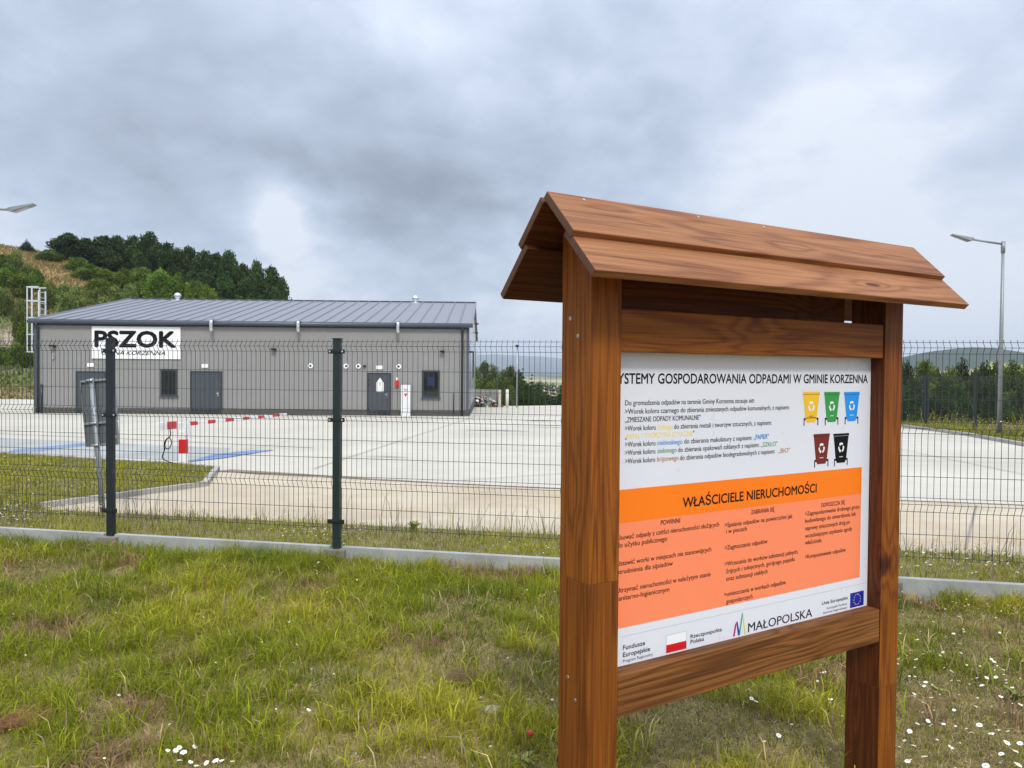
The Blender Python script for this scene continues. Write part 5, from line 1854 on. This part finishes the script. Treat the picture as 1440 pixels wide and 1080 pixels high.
mid_ = [('young', 668, 512, 74, 26), ('young', 680, 506, 76, 30), ('young', 694, 511, 75, 28), ('young', 707, 516, 74, 26), ('young', 718, 512, 73, 28), ('darkyoung', 730, 520, 72, 26), ('spruce', 735, 516, 80, 24), ('spruce', 748, 525, 78, 26),
        ('darkyoung', 758, 534, 74, 24), ('spruce', 768, 536, 76, 22), ('spruce', 778, 537, 78, 20), ('darkyoung', 792, 540, 76, 26), ('darkyoung', 812, 538, 80, 30), ('darkyoung', 744, 540, 70, 26), ('young', 690, 535, 69, 30), ('young', 716, 538, 68, 26)]
for i, (k, px, yt, Y, w) in enumerate(mid_):
    nm = {'young': 'pale green young tree', 'darkyoung': 'dark green young tree', 'spruce': 'narrow dark spruce'}[k]
    tree(k, px, yt, Y, w * 1.2, '%s beyond the yard between building and board, %s in the belt' % (nm, ORD[i]), 'trees beyond the middle of the yard', 'spruce_tree' if k == 'spruce' else 'tree')
right = []
rr_ = random.Random(5)
tops = {1252: 512, 1276: 506, 1299: 499, 1318: 521, 1338: 515, 1354: 505, 1372: 516, 1388: 509, 1404: 500, 1422: 504, 1440: 514, 1462: 507, 1485: 512}
for px, yt in tops.items():
    right.append(('darkyoung' if px % 3 else 'young', px, yt, 42 + rr_.uniform(-2, 3), 50))
for i, (k, px, yt, Y, w) in enumerate(right):
    tree(k, px, yt, Y, w, '%s tree of the dense belt behind the right boundary fence, %s from the left' % ('pale' if k == 'young' else 'dark', ORD[i]), 'trees behind the right boundary fence')
for i, px in enumerate(range(1244, 1500, 17)):
    tree('darkyoung' if i % 4 else 'olive', px, 519 + rr_.uniform(-6, 7), 47 + rr_.uniform(-1, 3), 46, 'dark tree in the back row of the right belt, %s from the left' % ORD[i], 'trees behind the right boundary fence')
for i, px in enumerate(range(1250, 1500, 19)):
    tree('darkyoung' if i % 3 else 'young', px, 538 + rr_.uniform(-10, 12), 34 + rr_.uniform(-1, 2), 52, 'low %s bush in front of the right tree belt, %s from the left' % ('dark' if i % 3 else 'pale', ORD[i]), 'bushes before the right tree belt', 'bush', 'bush')
for i, px in enumerate(range(850, 1240, 30)):
    tree('darkyoung' if i % 2 else 'young', px, 520 + rr_.uniform(-8, 8), 66, 40, 'tree of the belt hidden behind the notice board, %s from the left' % ORD[i], 'trees hidden by the board')

# far woods as masses
wx, wy, wh = [], [], []
v_, l_, s_, tn = [], [], [], []
r9 = np.random.default_rng(9)
n = 26000
dd = r9.uniform(150, 900, n)
aa_ = r9.uniform(-0.15, 0.75, n)
x = aa_ * dd
y = dd
g = fbm(x, y, 0.012, 3)
k = g > 0.50
x, y = x[k], y[k]
n = len(x)
z = ground_z(x, y) + r9.uniform(0, 7, n)
a = r9.normal(size=(n, 3))
a /= np.linalg.norm(a, axis=1)[:, None]
b = r9.normal(size=(n, 3))
b -= a * (a * b).sum(1)[:, None]
b /= np.linalg.norm(b, axis=1)[:, None]
P = np.stack([x, y, z], 1)
s2 = r9.uniform(0.8, 2.2, (n, 1))
v = np.stack([P - a * s2, P - b * s2 * 0.7, P + a * s2, P + b * s2 * 0.7], 1).reshape(-1, 3)
me = np_mesh('far_wood', v, np.arange(4 * n), np.arange(n) * 4, M['leaf'], np.repeat(DG[0] + (DG[1] - DG[0]) * r9.random((n, 1)), 4, 0))
tag(place('far_wood', me), 'distant woods in the valley', 'wood', kind='stuff')

# the air between here and the far hills
hz = MB().box(-9900, 9900, -9900, 9900, -60, 260)
hn = bpy.data.materials.new('haze_air')
hn.use_nodes = True
nt = hn.node_tree
nt.nodes.remove(nt.nodes['Principled BSDF'])
pv = nt.nodes.new('ShaderNodeVolumePrincipled')
pv.inputs['Color'].default_value = (0.80, 0.88, 1.0, 1)
pv.inputs['Density'].default_value = 0.00017
nt.links.new(pv.outputs[0], nt.nodes['Material Output'].inputs['Volume'])
tag(hz.build('haze', hn), kind='stuff')
